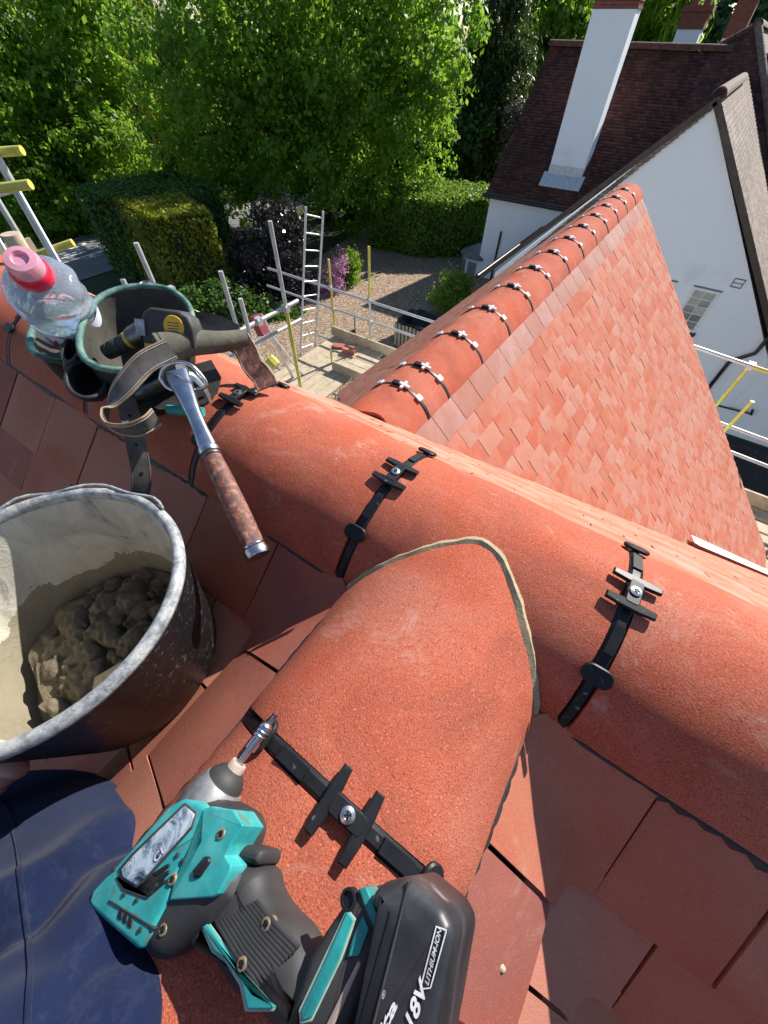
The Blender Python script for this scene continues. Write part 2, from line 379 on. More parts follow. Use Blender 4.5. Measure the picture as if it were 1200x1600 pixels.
# ---- tiled slopes: frame = (origin on the ridge edge, along, down, normal)
def slope_frame(o, along, out, pitch):
    a = Vector(along); out = Vector(out); d = out*math.cos(pitch)-Vector((0, 0, 1))*math.sin(pitch)
    n = out*math.sin(pitch)+Vector((0, 0, 1))*math.cos(pitch); return Vector(o), a, d, n
TW, TL, TT, GA = .165, .185, .011, .100
tile_cache = {}
def tile_mesh(w, L, mats):
    key = (round(w, 3), round(L, 3), mats)
    if key not in tile_cache:                          # local x along, y up-slope from the tail, z out; slightly cambered
        m = MB(); xs = [-w/2+.0012, -w/6, w/6, w/2-.0012]; ys = [0, .004, L]
        top = [[Vector((x, y, TT*(1-y/L)+.004-(0.0022 if y == 0 else 0)-.0016*(2*x/w)**2)) for x in xs] for y in ys]
        bot = [[Vector((x, y, -.006+.002*(1-y/L))) for x in xs] for y in ys]
        m.slab(top, bot); me = m.mesh('tile'); me.materials.append(MAT[mats]); me.shade_smooth(); me.set_sharp_from_angle(angle=math.radians(30)); tile_cache[key] = me
    return tile_cache[key]
def tile_matrix(fr, s, q, jit=1.0):
    o, a, d, n = fr; rj = random.uniform(-1, 1)
    M = frame(a, -d, n, o+a*(s+random.uniform(-1, 1)*.0008*jit)+d*(q+random.uniform(-1, 1)*.0012*jit)+n*random.uniform(-.0005, .0012)*jit)
    return M @ Matrix.Rotation(rj*.004*jit, 4, 'Z') @ Matrix.Rotation(random.uniform(-1, 1)*.012*jit, 4, 'X') @ Matrix.Rotation(random.uniform(-1, 1)*.010*jit, 4, 'Y')
def deck(name, pts, n, th=.02, off=-.016):
    n = Vector(n); m = MB(); P = [Vector(p)+n*off for p in pts]; k = len(P)
    m.add([*P, *[p-n*th for p in P]], [tuple(range(k)), tuple(range(k, 2*k))[::-1]]+[(i, (i+1) % k, (i+1) % k+k, i+k) for i in range(k)])
    return m.build(name, MAT['underlay'], house, 0)
EB = .012                                             # ridge edge stands a little above the tiles
zb = ZM-DROP-EB
FN = {'mr': slope_frame((XN+HWN, YM-HW, zb), (1, 0, 0), (0, -1, 0), PITCH_N), 'ml': slope_frame((XN-HWN, YM-HW, zb), (-1, 0, 0), (0, -1, 0), PITCH_N),
      'nr': slope_frame((XN+HWN, YM-HW, zb), (0, -1, 0), (1, 0, 0), PITCH_N), 'nl': slope_frame((XN-HWN, YM-HW, zb), (0, -1, 0), (-1, 0, 0), PITCH_N)}
cN = math.cos(PITCH_N)
QT = [.138+GA*i for i in range(26)]                    # tails, measured down the slope
EDGE = .042
decks = {}
for key, L, D in (('mr', 3.0, 2.7), ('ml', 2.9, 2.7), ('nr', 2.3, 2.7), ('nl', 2.3, 2.7)):
    o, a, d, n = FN[key]
    P = [o-d*.08, o-d*.08+a*L, o+a*L+d*D, o+a*(min(L, D*cN))+d*min(D, L/cN), o]
    decks[key] = deck('roof_slope', P, n)
    decks[key].name = 'roof_slope'
near_tiles = 0
for key, L, D in (('mr', 1.2, .62), ('ml', 2.2, .95), ('nr', .62, .62), ('nl', .62, .85)):
    for i, q in enumerate(QT):
        if q > D: break
        L_t = TL if i else .165
        s = q*cN+EDGE+.0015
        first = TW*(1.0 if (i+(key in ('ml', 'nl'))) % 2 else .72)
        while s < L:
            w = first if first else TW; first = None
            ob = place('tile', tile_mesh(w, L_t, 'tile'), decks[key], tile_matrix(FN[key], s+w/2, q)); near_tiles += 1
            s += w+.0015
rest_tiles = {k: [] for k in FN}
for key, L0_, D0_, L1_ in (('mr', 1.2, .62, 2.95), ('ml', 2.2, .95, 2.85), ('nr', .62, .62, 2.25), ('nl', .62, .85, 2.25)):   # the slopes go on below and beside
    for i, q in enumerate(QT):
        w0_ = L0_+TW*.15 if q <= D0_ else q*cN+EDGE; s = w0_-(TW*.45 if (i % 2 and q > D0_) else 0)
        while s+TW < L1_: rest_tiles[key].append((FN[key], s+TW/2, q, TW, TL, i)); s += TW+.0015
# purpose-made valley tiles, one to a course
for ka, kb in (('mr', 'nr'), ('ml', 'nl')):
    oA, aA, dA, nA = FN[ka]; oB, aB, dB, nB = FN[kb]
    for i, q in enumerate(QT[:24]):
        top = []; bot = []; q0 = q-(.165 if i == 0 else .15); nr_ = 6
        for r in range(nr_+1):
            qq = lerp(q, q0, r/nr_); row = []; rb = []; lift = .013*(1-r/nr_)+.004
            ex = q*cN+EDGE-qq*cN-.001-.001*r/nr_
            if qq < .02: qq = max(qq, -.02)
            s0 = min(.062, ex); pts = [(-1, ex)]
            C0 = oA+dA*qq+aA*(qq*cN); C0 = C0+(oB+dB*qq+aB*(qq*cN)-C0)*.5
            pa, pb = C0+aA*s0, C0+aB*s0
            row = [C0+aB*ex, C0+aB*lerp(ex, s0, .6)]
            for k in range(11):
                t = k/10; row.append(pb*(1-t)**2+C0*2*t*(1-t)+pa*t*t)
            row += [C0+aA*lerp(ex, s0, .6), C0+aA*ex]
            m_ = len(row)
            for k in range(m_):
                n = nB.lerp(nA, min(1, max(0, (k-1)/(m_-3)))).normalized(); row[k] = row[k]+n*lift
                rb.append(row[k]-n*.013)
            top.append(row); bot.append(rb)
        MB().slab(top, bot).build('valley_tile', MAT['tile'], decks[ka], 35)

# ---- far slopes
zf = ZM-DROP-EB; zg = ZG-DROP-EB; tM, tG = math.tan(PITCH_M), math.tan(PITCH_G)
fr_f = slope_frame((0, YM+HW, zf), (1, 0, 0), (0, 1, 0), PITCH_M)
fr_r = slope_frame((XG+HW, 0, zg), (0, 1, 0), (1, 0, 0), PITCH_G)
fr_l = slope_frame((XG-HW, 0, zg), (0, 1, 0), (-1, 0, 0), PITCH_G)
EAVE = 3.45                                           # plan run of the gable slopes
def val_y(run): return YM+HW+(zf-(zg-run*tG))/tM       # y of the valley at a given run out from the gable ridge edge
yr0 = val_y(0)
dk_r = deck('roof_slope', [(XG+HW-.06, yr0-.05, zg+.06*tG), (XG+HW-.06, YV, zg+.06*tG), (XG+HW+EAVE, YV, zg-EAVE*tG), (XG+HW+EAVE, val_y(EAVE), zg-EAVE*tG)], fr_r[3])
dk_l = deck('roof_slope', [(XG-HW+.06, yr0-.05, zg+.06*tG), (XG-HW+.06, YV, zg+.06*tG), (XG-HW-EAVE, YV, zg-EAVE*tG), (XG-HW-EAVE, val_y(EAVE), zg-EAVE*tG)], fr_l[3])
ye = val_y(EAVE)-YM-HW
dk_f = deck('roof_slope', [(-2.4, YM+HW-.08, zf+.08*tM), (4.2, YM+HW-.08, zf+.08*tM), (4.2, YM+HW+ye, zf-ye*tM), (XG+HW+EAVE, YM+HW+ye, zf-ye*tM), (XG+HW, yr0, zg), (XG-HW, yr0, zg), (-2.4, YM+HW+.05, zf-.05*tM)], fr_f[3])
cG, cM = math.cos(PITCH_G), math.cos(PITCH_M)
right = []; left = []; far = []
n_c = int(EAVE/cG/GA)
for i in range(n_c):
    q = .115+GA*i; run = q*cG; L_t = .19 if i else .15
    for lst, fr in ((right, fr_r), (left, fr_l)):
        y = YV-(0 if i % 2 else TW*.5)
        y_end = val_y(run)-.09
        if i % 2 == 0: lst.append((fr, YV-TW*.25+.004, q, TW*.5, L_t, i))
        while y-TW > y_end:
            lst.append((fr, y-TW/2, q, TW, L_t, i)); y -= TW+.0014
        if y-y_end > .03: lst.append((fr, (y+y_end)/2, q, y-y_end, L_t, i))
for i in range(int(ye/cM/GA)):
    q = .115+GA*i; y = YM+HW+q*cM; x = 3.6
    xv = XG+HW+max(0, (zg-(zf-q*cM*tM))/tG)
    x_end = xv-.03 if y > yr0 else (XG-.2 if q > .3 else -2.3)
    x -= 0 if i % 2 else TW/2
    while x-TW > x_end: far.append((fr_f, x-TW/2, q, TW, .19, i)); x -= TW+.0014
    if x-x_end > .03 and y > yr0: far.append((fr_f, (x+x_end)/2, q, x-x_end, .19, i))
# the gable tiles that show largest are parts of their own; the others are joined
def size_in_view(t):
    p = t[0][0]+t[0][1]*t[1]+t[0][2]*t[2]; z = p.dot(FWD); return -1e9 if z <= 0 else abs(t[0][3].dot(p))/z**3
right.sort(key=size_in_view, reverse=True)
n_single = 295-near_tiles
for t in right[:n_single]: place('tile', tile_mesh(t[3], t[4], 'top_tile' if t[5] == 0 else 'gtile'), dk_r, tile_matrix(t[0], t[1], t[2], 1.3 if t[5] else .5))
def joined(lst, parent, name='tile_field', mat='gtile_stuff'):
    m = MB()
    for fr, s, q, w, L, i in lst:
        me = tile_mesh(w, L, 'gtile'); M = tile_matrix(fr, s, q, 1.3 if i else .5)
        m.add([M @ v.co for v in me.vertices], [tuple(p.vertices) for p in me.polygons])
    me = bpy.data.meshes.new(name); me.from_pydata(m.v, [], m.f)
    return tag(link_mesh(name, me, MAT[mat], parent, 30), kind='stuff')
for k_ in FN: joined(rest_tiles[k_], decks[k_], 'tile_field', 'tile_stuff')
joined([t for t in right[n_single:] if t[5]], dk_r); joined([t for t in right[n_single:] if t[5] == 0], dk_r, 'top_course', 'top_tile_stuff'); joined(left, dk_l); joined(far, dk_f)
# lead valley strip
rows = []; n_ = 12
for i in range(n_+1):
    run = lerp(1.75, EAVE+.12, i/n_); y = val_y(run); z = zg-run*tG; x = XG+HW+run
    u = Vector((1, (val_y(1)-val_y(0)), 0)).normalized(); v = Vector((-u.y, u.x, 0))
    rows.append([Vector((x, y, z))+v*.055+Vector((0, 0, .10)), Vector((x, y, z+.075)), Vector((x, y, z))-v*.045+Vector((0, 0, .09))])
MB().slab(rows, [[p-Vector((0, 0, .006)) for p in r] for r in rows]).build('valley_lead', MAT['render_white'], house)
# walls below the eaves, verge undercloak
w_ = MB(); zE = zg-EAVE*tG
w_.prism([(XG-HW-EAVE+.25, GZ), (XG+HW+EAVE-.25, GZ), (XG+HW+EAVE-.25, zE+.16), (XG, ZG-.20), (XG-HW-EAVE+.25, zE+.16)], -(YV-.12), -1.4, frame((1, 0, 0), (0, 0, 1), (0, -1, 0)))
w_.build('wall', MAT['render_white'], house, 0)
w_ = MB(); w_.box((.35, -.1, (GZ-2.75)/2), (5.6, 2.6, -2.75-GZ)); w_.build('wall', MAT['render_white'], house, 0)

# chalked oval on the mitred tile
mp_ = at(657, 871, Z=ZN-.022); m = MB(); m.tube([mp_+Vector((.0065*math.cos(q)*1.2, .0040*math.sin(q)+.002*math.cos(q), .001+.0035*math.sin(q)*.6+.004*math.cos(q))) for q in [2*PI*k/16 for k in range(16)]], .0011, 6, closed=True); m.build('chalk_mark', MAT['render_white'], house, 60)
# ================================================================ tools on the roof
def pd(x, y, depth): return ray(x, y)*depth            # a point at a given distance in front of the eye
_c = bpy.data.curves.new('lettering_tmp', 'FONT'); _to = bpy.data.objects.new('lettering_tmp', _c); COL.objects.link(_to)
def lettering(body, name, origin, xdir, n, height, mat, parent, width=None, lift=.0004, bold=0.0, shear=0.0):
    _c.body = body; _c.size = 1.0; _c.extrude = .0; _c.offset = bold; _c.shear = shear
    bpy.context.view_layer.update(); dg = bpy.context.evaluated_depsgraph_get()
    me = bpy.data.meshes.new_from_object(_to.evaluated_get(dg)); me.name = name
    xs = [v.co.x for v in me.vertices]; w = max(xs)-min(xs); x0 = min(xs); hcap = .70
    x = Vector(xdir).normalized(); n = Vector(n).normalized(); y = n.cross(x).normalized()
    sx = (width/w) if width else height/hcap; sy = height/hcap
    for v in me.vertices: v.co = Vector(origin)+x*((v.co.x-x0)*sx)+y*(v.co.y*sy)+n*lift
    me.materials.clear(); return link_mesh(name, me, mat, parent, 0)
def pillow(m, outline, z0, z1, M, r=.008, steps=4, rb=None, mi=0):  # rounded-edge slab
    rb = r if rb is None else rb; n = len(outline); lay = []
    for k in range(steps+1):
        q = PI/2*k/steps; lay.append((inset(outline, rb*(1-math.sin(q))), z0+rb*(1-math.cos(q))))
    for k in range(steps+1):
        q = PI/2*k/steps; lay.append((inset(outline, r*(1-math.cos(q))), z1-r*(1-math.sin(q))))
    vs_ = [M @ Vector((p[0], p[1], z)) for ol, z in lay for p in ol]
    fs = [(i*n+k, i*n+(k+1) % n, (i+1)*n+(k+1) % n, (i+1)*n+k) for i in range(len(lay)-1) for k in range(n)]
    fs += [tuple(range(n))[::-1], tuple(range((len(lay)-1)*n, len(lay)*n))]
    return m.add(vs_, fs, mi)
MAT['teal'] = worn('teal_plastic', [(.28, (.012, .17, .17)), (.5, (.022, .30, .30)), (.72, (.09, .42, .40))], 22, .5, .15, 200, .0006, fine=(70, (.12, .16, .13), .60, .74))
MAT['teal_edge'] = worn('worn_teal_edge', [(.3, (.18, .30, .25)), (.7, (.42, .50, .42))], 60, .6, .2, 200, .0006)
MAT['rubber'] = worn('dusty_black_rubber', [(.3, (.018, .018, .020)), (.6, (.045, .044, .043)), (.8, (.10, .095, .085))], 14, .62, .25, 260, .0006)
MAT['battery'] = worn('scuffed_black_plastic', [(.35, (.014, .015, .018)), (.6, (.034, .035, .04)), (.85, (.12, .12, .125))], 12, .42, .12, 220, .0005, fine=(40, (.20, .20, .21), .68, .76), dist=2)
MAT['cast'] = worn('cast_grey_metal', [(.3, (.16, .16, .16)), (.5, (.36, .35, .34)), (.7, (.55, .54, .52))], 30, .45, .2, 150, .0006, metal=.7)
MAT['steel'] = worn('bright_steel', [(.3, (.42, .42, .43)), (.7, (.72, .72, .73))], 40, .25, .12, 160, .0005, metal=1)
MAT['dark_steel'] = worn('dark_steel', [(.3, (.07, .07, .075)), (.7, (.2, .2, .2))], 40, .4, .12, 160, .0005, metal=.9)
MAT['brass'] = worn('dusty_brass_screw', [(.3, (.25, .18, .11)), (.7, (.5, .38, .24))], 200, .45, .2, 300, .0004, metal=.6)
MAT['white_print'] = worn('white_print', [(.35, (.55, .56, .57)), (.6, (.80, .80, .80))], 90, .6, 0)
MAT['plate'] = worn('worn_data_plate', [(.38, (.02, .03, .05)), (.5, (.25, .33, .42)), (.62, (.55, .62, .66))], 55, .35, .2, 120, .0005, metal=.2, dist=1.5)
MAT['frost'] = worn('frosted_sleeve', [(.3, (.30, .22, .18)), (.7, (.55, .46, .40))], 60, .4, 0)
# ---- impact driver, lying on its side across the near ridge with its tail against the knee
dA0, dB0 = at(270, 1330, Z=-.430), at(640, 1470, Z=-.343)
du = (dB0-dA0).normalized(); dw = Vector((-du.y, du.x, 0)).normalized(); dn = du.cross(dw).normalized()
if dn.z < 0: dn = -dn
dw = dn.cross(du)
DM = frame(du, dw, dn, dA0)
def dz(zx, zy, off=0.0):                               # a point of the tracing (enlarged detail) in the driver's own plane
    p = on_plane(100+zx/1.818, 1100+zy/1.818, dA0+dn*off, dn); q = DM.inverted() @ p; return (q.x, q.y)
drill = thing('impact_driver', 'teal and black cordless impact driver lying across the near ridge tile', 'power tool', tuple(dA0-dn*.03))
def rounded(ol, r=9, n=4):                             # soften the corners of a traced outline
    out = []; k = len(ol)
    for i in range(k):
        p0, p1, p2 = Vector(ol[i-1]), Vector(ol[i]), Vector(ol[(i+1) % k]); a, b = p0-p1, p2-p1
        ra, rb = min(r, a.length*.42), min(r, b.length*.42); A, B = p1+a.normalized()*ra, p1+b.normalized()*rb
        for j in range(n+1): t = j/n; out.append(tuple(A*(1-t)**2+p1*2*t*(1-t)+B*t*t))
    return out
def dpart(name, ol, z0, z1, mat, r=.006, parent=None, rb=None, steps=4):
    m = MB(); pillow(m, [dz(*p, z1*.95) for p in rounded(ol, 22 if r > .012 else (16 if r > .004 else 5))], z0, z1, DM, r, steps, rb); return m.build(name, MAT[mat], parent or drill, 62)
core = dpart('motor_housing', [(352, 250), (300, 282), (190, 405), (78, 528), (62, 575), (118, 628), (168, 662), (226, 740), (262, 735), (322, 692), (400, 640), (470, 560), (485, 490), (470, 425), (498, 350), (486, 300), (420, 262)], -.034, .030, 'rubber', .015)
grip = dpart('grip', [(330, 640), (372, 690), (410, 760), (450, 830), (540, 905), (610, 990), (690, 1000), (720, 900), (700, 780), (672, 700), (640, 640), (580, 580), (548, 520), (545, 470), (500, 440), (420, 520)], -.024, .022, 'rubber', .016)
# teal shells
sh1 = dpart('teal_shell', [(350, 262), (298, 290), (192, 412), (82, 530), (68, 572), (120, 622), (212, 702), (250, 655), (262, 628), (300, 556), (318, 500), (345, 440), (392, 392), (430, 360), (404, 285)], .004, .0325, 'teal', .0042, steps=5)
sh2 = dpart('teal_shell', [(396, 300), (420, 290), (448, 296), (484, 300), (512, 345), (478, 398), (462, 432), (480, 458), (474, 478), (442, 540), (424, 550), (302, 558), (316, 505), (344, 442), (390, 394)], .006, .0330, 'teal', .0015)
for ol in ([(384, 616), (400, 610), (472, 712), (498, 752), (540, 820), (600, 856), (592, 866), (524, 866), (508, 796), (470, 730), (428, 700)],):
    dpart('grip_inlay', ol, .010, .0235, 'teal', .0009)
    dpart('inlay_edge', [(378, 606), (404, 600), (480, 704), (508, 748), (548, 812), (608, 856), (596, 874), (516, 874), (500, 800), (462, 738), (420, 706)], .008, .0222, 'teal_edge', .0009)
# recessed dark channels and data plate on the shell
dpart('data_plate', [(345, 288), (374, 312), (362, 350), (226, 500), (208, 516), (170, 492), (166, 470), (200, 430)], .028, .0345, 'plate', .001, sh1)
dpart('plate_channel', [(345, 280), (380, 308), (368, 352), (228, 510), (208, 524), (162, 496), (158, 468), (196, 424)], .026, .0337, 'rubber', .001, sh1)
for a, b in (((300, 452), (268, 478)), ((300, 470), (252, 520)), ((290, 496), (246, 536))):
    dpart('vent_slot', [a, (a[0]+2, a[1]+10), (b[0]-2, b[1]+12), (b[0]-12, b[1]+2)], .026, .0340, 'black_plastic', .0006, sh1)
for a, b in ((164, 576), (178, 586), (192, 598)):
    dpart('vent_slot', [(a, b), (a+9, b+3), (a+2, b+40), (a-9, b+30)], .022, .0333, 'black_plastic', .0006, sh1)
for a, b in ((96, 524), (106, 528), (116, 532)):
    dpart('vent_slot', [(a, b), (a+6, b+2), (a-2, b+30), (a-9, b+26)], .018, .0320, 'black_plastic', .0006, sh1)
dpart('seam_groove', [(150, 492), (158, 488), (176, 520), (236, 542), (288, 470), (296, 474), (240, 556), (170, 530)], .026, .0333, 'rubber', .0006, sh1)
dpart('seam_groove', [(128, 560), (134, 556), (262, 634), (258, 642)], .022, .0334, 'rubber', .0006, sh1)
for a, b in ((180, 540), (216, 556), (330, 430), (346, 444), (150, 470), (226, 640)):
    m = MB(); q = dz(a, b, .03); m.lathe([(.0001, .0012), (.0016, .0008), (.0016, -.004)], DM @ Matrix.Translation((q[0], q[1], .0328)), 10); m.build('stud', MAT['rubber'], sh1)
# nose: cast collar, taper, sleeve, holder and bit
def axis_frame(a, b, depth_a, depth_b):
    A = DM @ Vector((*dz(*a), depth_a)); B = DM @ Vector((*dz(*b), depth_b)); z = (B-A).normalized(); x = z.orthogonal().normalized(); return frame(x, z.cross(x), z, A), (B-A).length
nm, nl_ = axis_frame((395, 330), (608, 32), .007, .004)
m = MB(); m.lathe([(.0235, .000), (.0250, .006), (.0246, .016), (.0225, .026), (.0190, .032), (.015, .032)], nm, 32, capb=True); m.build('collar', MAT['cast'], drill, 40)
m = MB(); m.lathe([(.0180, .030), (.0168, .036), (.0130, .041), (.0090, .044)], nm, 32, capt=True); m.build('nose', MAT['rubber'], drill, 40)
L0 = nl_
m = MB(); m.lathe([(.0080, .038), (.0080, L0*.50), (.0072, L0*.515), (.004, L0*.515)], nm, 24); m.build('bit_sleeve', MAT['frost'], drill, 40)
m = MB(); m.lathe([(.0034, L0*.48), (.0034, L0*.64), (.0056, L0*.65), (.0056, L0*.76), (.0066, L0*.77), (.0066, L0*.79), (.0057, L0*.80), (.0066, L0*.81), (.0066, L0*.83), (.0057, L0*.84), (.0066, L0*.85), (.0062, L0*.88), (.0044, L0*.90)], nm, 20, capt=True); bh = m.build('bit_holder', MAT['steel'], drill, 30)
m = MB(); m.lathe([(.0030, L0*.89), (.0030, L0*.95), (.0022, L0*.975), (.0008, L0)], nm, 6, capt=True)
for k in range(4):
    q = k*PI/2; m.box(nm @ Vector((.0018*math.cos(q), .0018*math.sin(q), L0-.004)), (.0012, .0024, .008), nm.to_3x3() @ Matrix.Rotation(q, 3, 'Z'))
m.build('screwdriver_bit', MAT['steel'], bh, 30)
tr = dpart('trigger', [(478, 372), (500, 396), (560, 412), (556, 440), (545, 462), (476, 448), (462, 424), (472, 396)], -.014, .018, 'rubber', .006)
dpart('reverse_switch', [(368, 470), (400, 432), (416, 434), (416, 450), (386, 494), (368, 496)], .030, .0352, 'black_plastic', .002)
for a, b in ((455, 369), (318, 497), (280, 641), (557, 629), (486, 745)):
    q = dz(a, b, .03); zt = .0338 if b < 520 else (.0300 if a < 300 else .0240)
    Mx = DM @ Matrix.Translation((q[0], q[1], zt)); m = MB(); m.lathe([(.0001, -.0006), (.0016, -.0006), (.0020, .0004), (.0032, .0002), (.0036, -.001), (.0036, -.008)], Mx, 16); sc = m.build('screw', MAT['brass'], drill, 30)
    m = MB(); R3 = DM.to_3x3() @ Matrix.Rotation(a*.7, 3, 'Z'); m.box(Mx @ Vector((0, 0, .0002)), (.0044, .0010, .0012), R3); m.box(Mx @ Vector((0, 0, .0002)), (.0010, .0044, .0011), R3); m.build('screw_slot', MAT['black_plastic'], sc, 0)
for k in range(12):                                   # ribs on the grip panel
    t = k/11; a = (lerp(432, 548, t), lerp(610, 560, t)); b = (lerp(560, 668, t), lerp(800, 690, t))
    pa, pb = dz(*a, .02), dz(*b, .02); m = MB(); m.tube([DM @ Vector((*pa, .0206)), DM @ Vector(((pa[0]+pb[0])/2, (pa[1]+pb[1])/2, .0226)), DM @ Vector((*pb, .0206))], .0016, 6); m.build('grip_rib', MAT['rubber'], grip, 60)
foot = dpart('battery_mount', [(690, 720), (740, 640), (812, 535), (850, 520), (872, 548), (905, 625), (880, 740), (820, 905), (760, 1020), (600, 1000), (640, 860)], -.030, .026, 'rubber', .008)
dpart('mount_inlay', [(806, 588), (824, 612), (786, 720), (706, 890), (680, 900), (676, 870), (738, 740)], .018, .0275, 'teal', .0008, foot)
dpart('mount_inlay', [(850, 600), (868, 640), (840, 716), (806, 718), (824, 660)], .018, .0275, 'teal', .0008, foot)
dpart('mount_inlay', [(838, 524), (860, 518), (902, 622), (890, 660), (852, 566)], .010, .0272, 'teal', .0008, foot)
dpart('inlay_edge', [(806, 578), (832, 610), (792, 724), (706, 902), (672, 910), (668, 868), (730, 736)], .016, .0266, 'teal_edge', .0008, foot)
dpart('catch_strip', [(838, 728), (846, 738), (776, 900), (730, 980), (722, 960), (790, 820)], .016, .0272, 'frost', .0008, foot)
m = MB(); q = dz(820, 552, .02); m.lathe([(.0001, -.001), (.004, -.001), (.004, .0006), (.0055, .0004), (.0055, -.006)], DM @ Matrix.Translation((q[0], q[1], .0265)), 16); m.build('strap_hole', MAT['black_plastic'], foot)
bat = dpart('battery', [(866+(x-866)*.90, y) for x, y in [(866, 560), (880, 528), (912, 505), (985, 488), (1040, 530), (1100, 578), (1128, 630), (1130, 670), (1110, 760), (1080, 905), (1040, 1080), (1000, 1190), (900, 1210), (760, 1140), (790, 1000), (850, 860), (904, 690), (905, 625)]], -.034, .034, 'battery', .008)
dpart('battery_seam', [(978, 500), (984, 503), (930, 730), (862, 1000), (852, 1000), (922, 730)], .028, .0348, 'rubber', .0006, bat)
def dtext(s, name, za, zb, hz, par, z, mat='white_print', shear=.2, bold=.0):
    a = DM @ Vector((*dz(*za, z), z)); b = DM @ Vector((*dz(*zb, z), z)); sc = (a-b).length/math.hypot(za[0]-zb[0], za[1]-zb[1])
    return lettering(s, name, a, b-a, dn, hz*sc, MAT[mat], par, (b-a).length, .0006, bold, shear)
dtext('18V', 'lettering', (992, 928), (1038, 798), 42, bat, .0342, bold=.03)
dtext('LITHIUM-ION', 'lettering', (1036, 800), (1074, 640), 16, bat, .0342, bold=.01)
dtext('makita', 'lettering', (826, 1130), (950, 856), 32, bat, .0344, bold=.03)
dtext('\u00ae', 'lettering', (908, 840), (917, 818), 12, bat, .0344)
for ol in ([(1010, 812), (1013, 812), (1059, 634), (1056, 634)], [(1040, 806), (1043, 806), (1088, 644), (1085, 644)], [(1010, 812), (1042, 808), (1043, 804), (1011, 808)], [(1056, 634), (1086, 644), (1087, 640), (1057, 630)]):
    m = MB(); m.prism([dz(*p, .034) for p in ol], .0340, .0346, DM); m.build('lettering_box', MAT['white_print'], bat, 0)
dtext('CE', 'lettering', (262, 452), (292, 412), 26, sh1, .0346, bold=.0, shear=0)
dtext('makita', 'lettering', (178, 470), (232, 412), 12, sh1, .0346)

# ---- hammer, its head resting in the belt ring and the grip hanging down towards us
def along(a, b, t): return a+(b-a)*t
h0, h1, h2 = pd(277, 585, .560), pd(328, 706, .515), pd(402, 864, .478)
hammer = thing('claw_hammer', 'steel claw hammer with red brown leather grip hanging off the tool belt', 'hammer', tuple(h2))
hx = (h1-h0).normalized(); hn = (hx.cross(ray(300, 640))).normalized(); hv = hn.cross(hx).normalized()   # hn across, hv towards the eye
if hv.dot(ray(300, 640)) > 0: hv = -hv; hn = -hn
m = MB(); rows = []
for i in range(15):
    t = i/14; p = along(h0, h1, t)+hv*.004*math.sin(t*PI); w = lerp(.0175, .0105, min(1, t*1.8))+.0025*max(0, t-.75)*4; d_ = lerp(.010, .0075, t)
    row = [p+hn*(w*math.copysign(abs(math.cos(q))**.7, math.cos(q)))+hv*(d_*math.copysign(abs(math.sin(q))**.7, math.sin(q))) for q in [2*PI*k/16 for k in range(16)]]
    rows.append(row)
m.grid(rows, True); m.add(rows[-1], [tuple(range(16))]); m.build('shank', MAT['steel'], hammer, 50)
m = MB(); rows = []; cols = []
ng = 22; gx = (h2-h1).normalized(); gn = (gx.cross(hv)).normalized()
gv = gn.cross(gx); gv = gv if gv.dot(hv) > 0 else -gv
for i in range(ng+1):
    t = i/ng; p = along(h1, h2, t); w = .0118+.0020*math.sin(t*PI)+.0016*t; d_ = .0105+.0018*math.sin(t*PI)
    rr = 1+.012*(i % 2)
    rows.append([p+gn*(w*rr*math.cos(q))+gv*(d_*rr*math.sin(q)) for q in [2*PI*k/18 for k in range(18)]])
m.grid(rows, True); MAT['leather_grip'] = worn('leather_washers', [(.34, (.05, .045, .043)), (.46, (.14, .05, .036)), (.58, (.26, .10, .065)), (.72, (.34, .27, .22))], 110, .65, .5, 260, .001, dist=.2)
m.build('leather_grip', MAT['leather_grip'], hammer, 40)
for t0, t1, k in ((-.045, .012, 1.12), (.03, .055, 1.1), (.925, .945, 1.12), (.96, 1.03, 1.3)):
    m = MB(); rows = []
    for i in range(4):
        t = lerp(t0, t1, i/3); p = along(h1, h2, t); s_ = k*(.94 if i in (0, 3) else 1)
        rows.append([p+gn*(.0128*s_*math.cos(q))+gv*(.0116*s_*math.sin(q)) for q in [2*PI*j/20 for j in range(20)]])
    m.grid(rows, True); m.add(rows[-1], [tuple(range(20))]); m.add(rows[0], [tuple(range(20))]); m.build('grip_collar', MAT['steel'] if k > 1.1 else MAT['dark_steel'], hammer, 40)
hc = pd(277, 583, .566)                                # head block: face to the left, claws to the right
hp = pd(218, 616, .600); hl = (hp-hc)
m = MB(); z = hl.normalized(); x = z.orthogonal().normalized(); FM = frame(x, z.cross(x), z, hc); L_ = hl.length
m.lathe([(.012, -.012), (.0135, .004), (.0105, L_*.35), (.0105, L_*.55), (.0145, L_*.68), (.0145, L_*.95), (.0135, L_)], FM, 20, capb=True, capt=True); m.build('striking_face', MAT['dark_steel'], hammer, 40)
for sgn in (-1, 1):
    m = MB(); cpath = spline([hc, pd(300, 590, .575)+hv*.004, pd(318, 604, .590)+hx*.006*sgn, pd(326, 622, .605)+hx*.012*sgn], 5)
    m.tube(cpath, [lerp(.0115, .003, i/(len(cpath)-1)) for i in range(len(cpath))], 8, flat=.7); m.build('claw', MAT['steel'], hammer, 50)

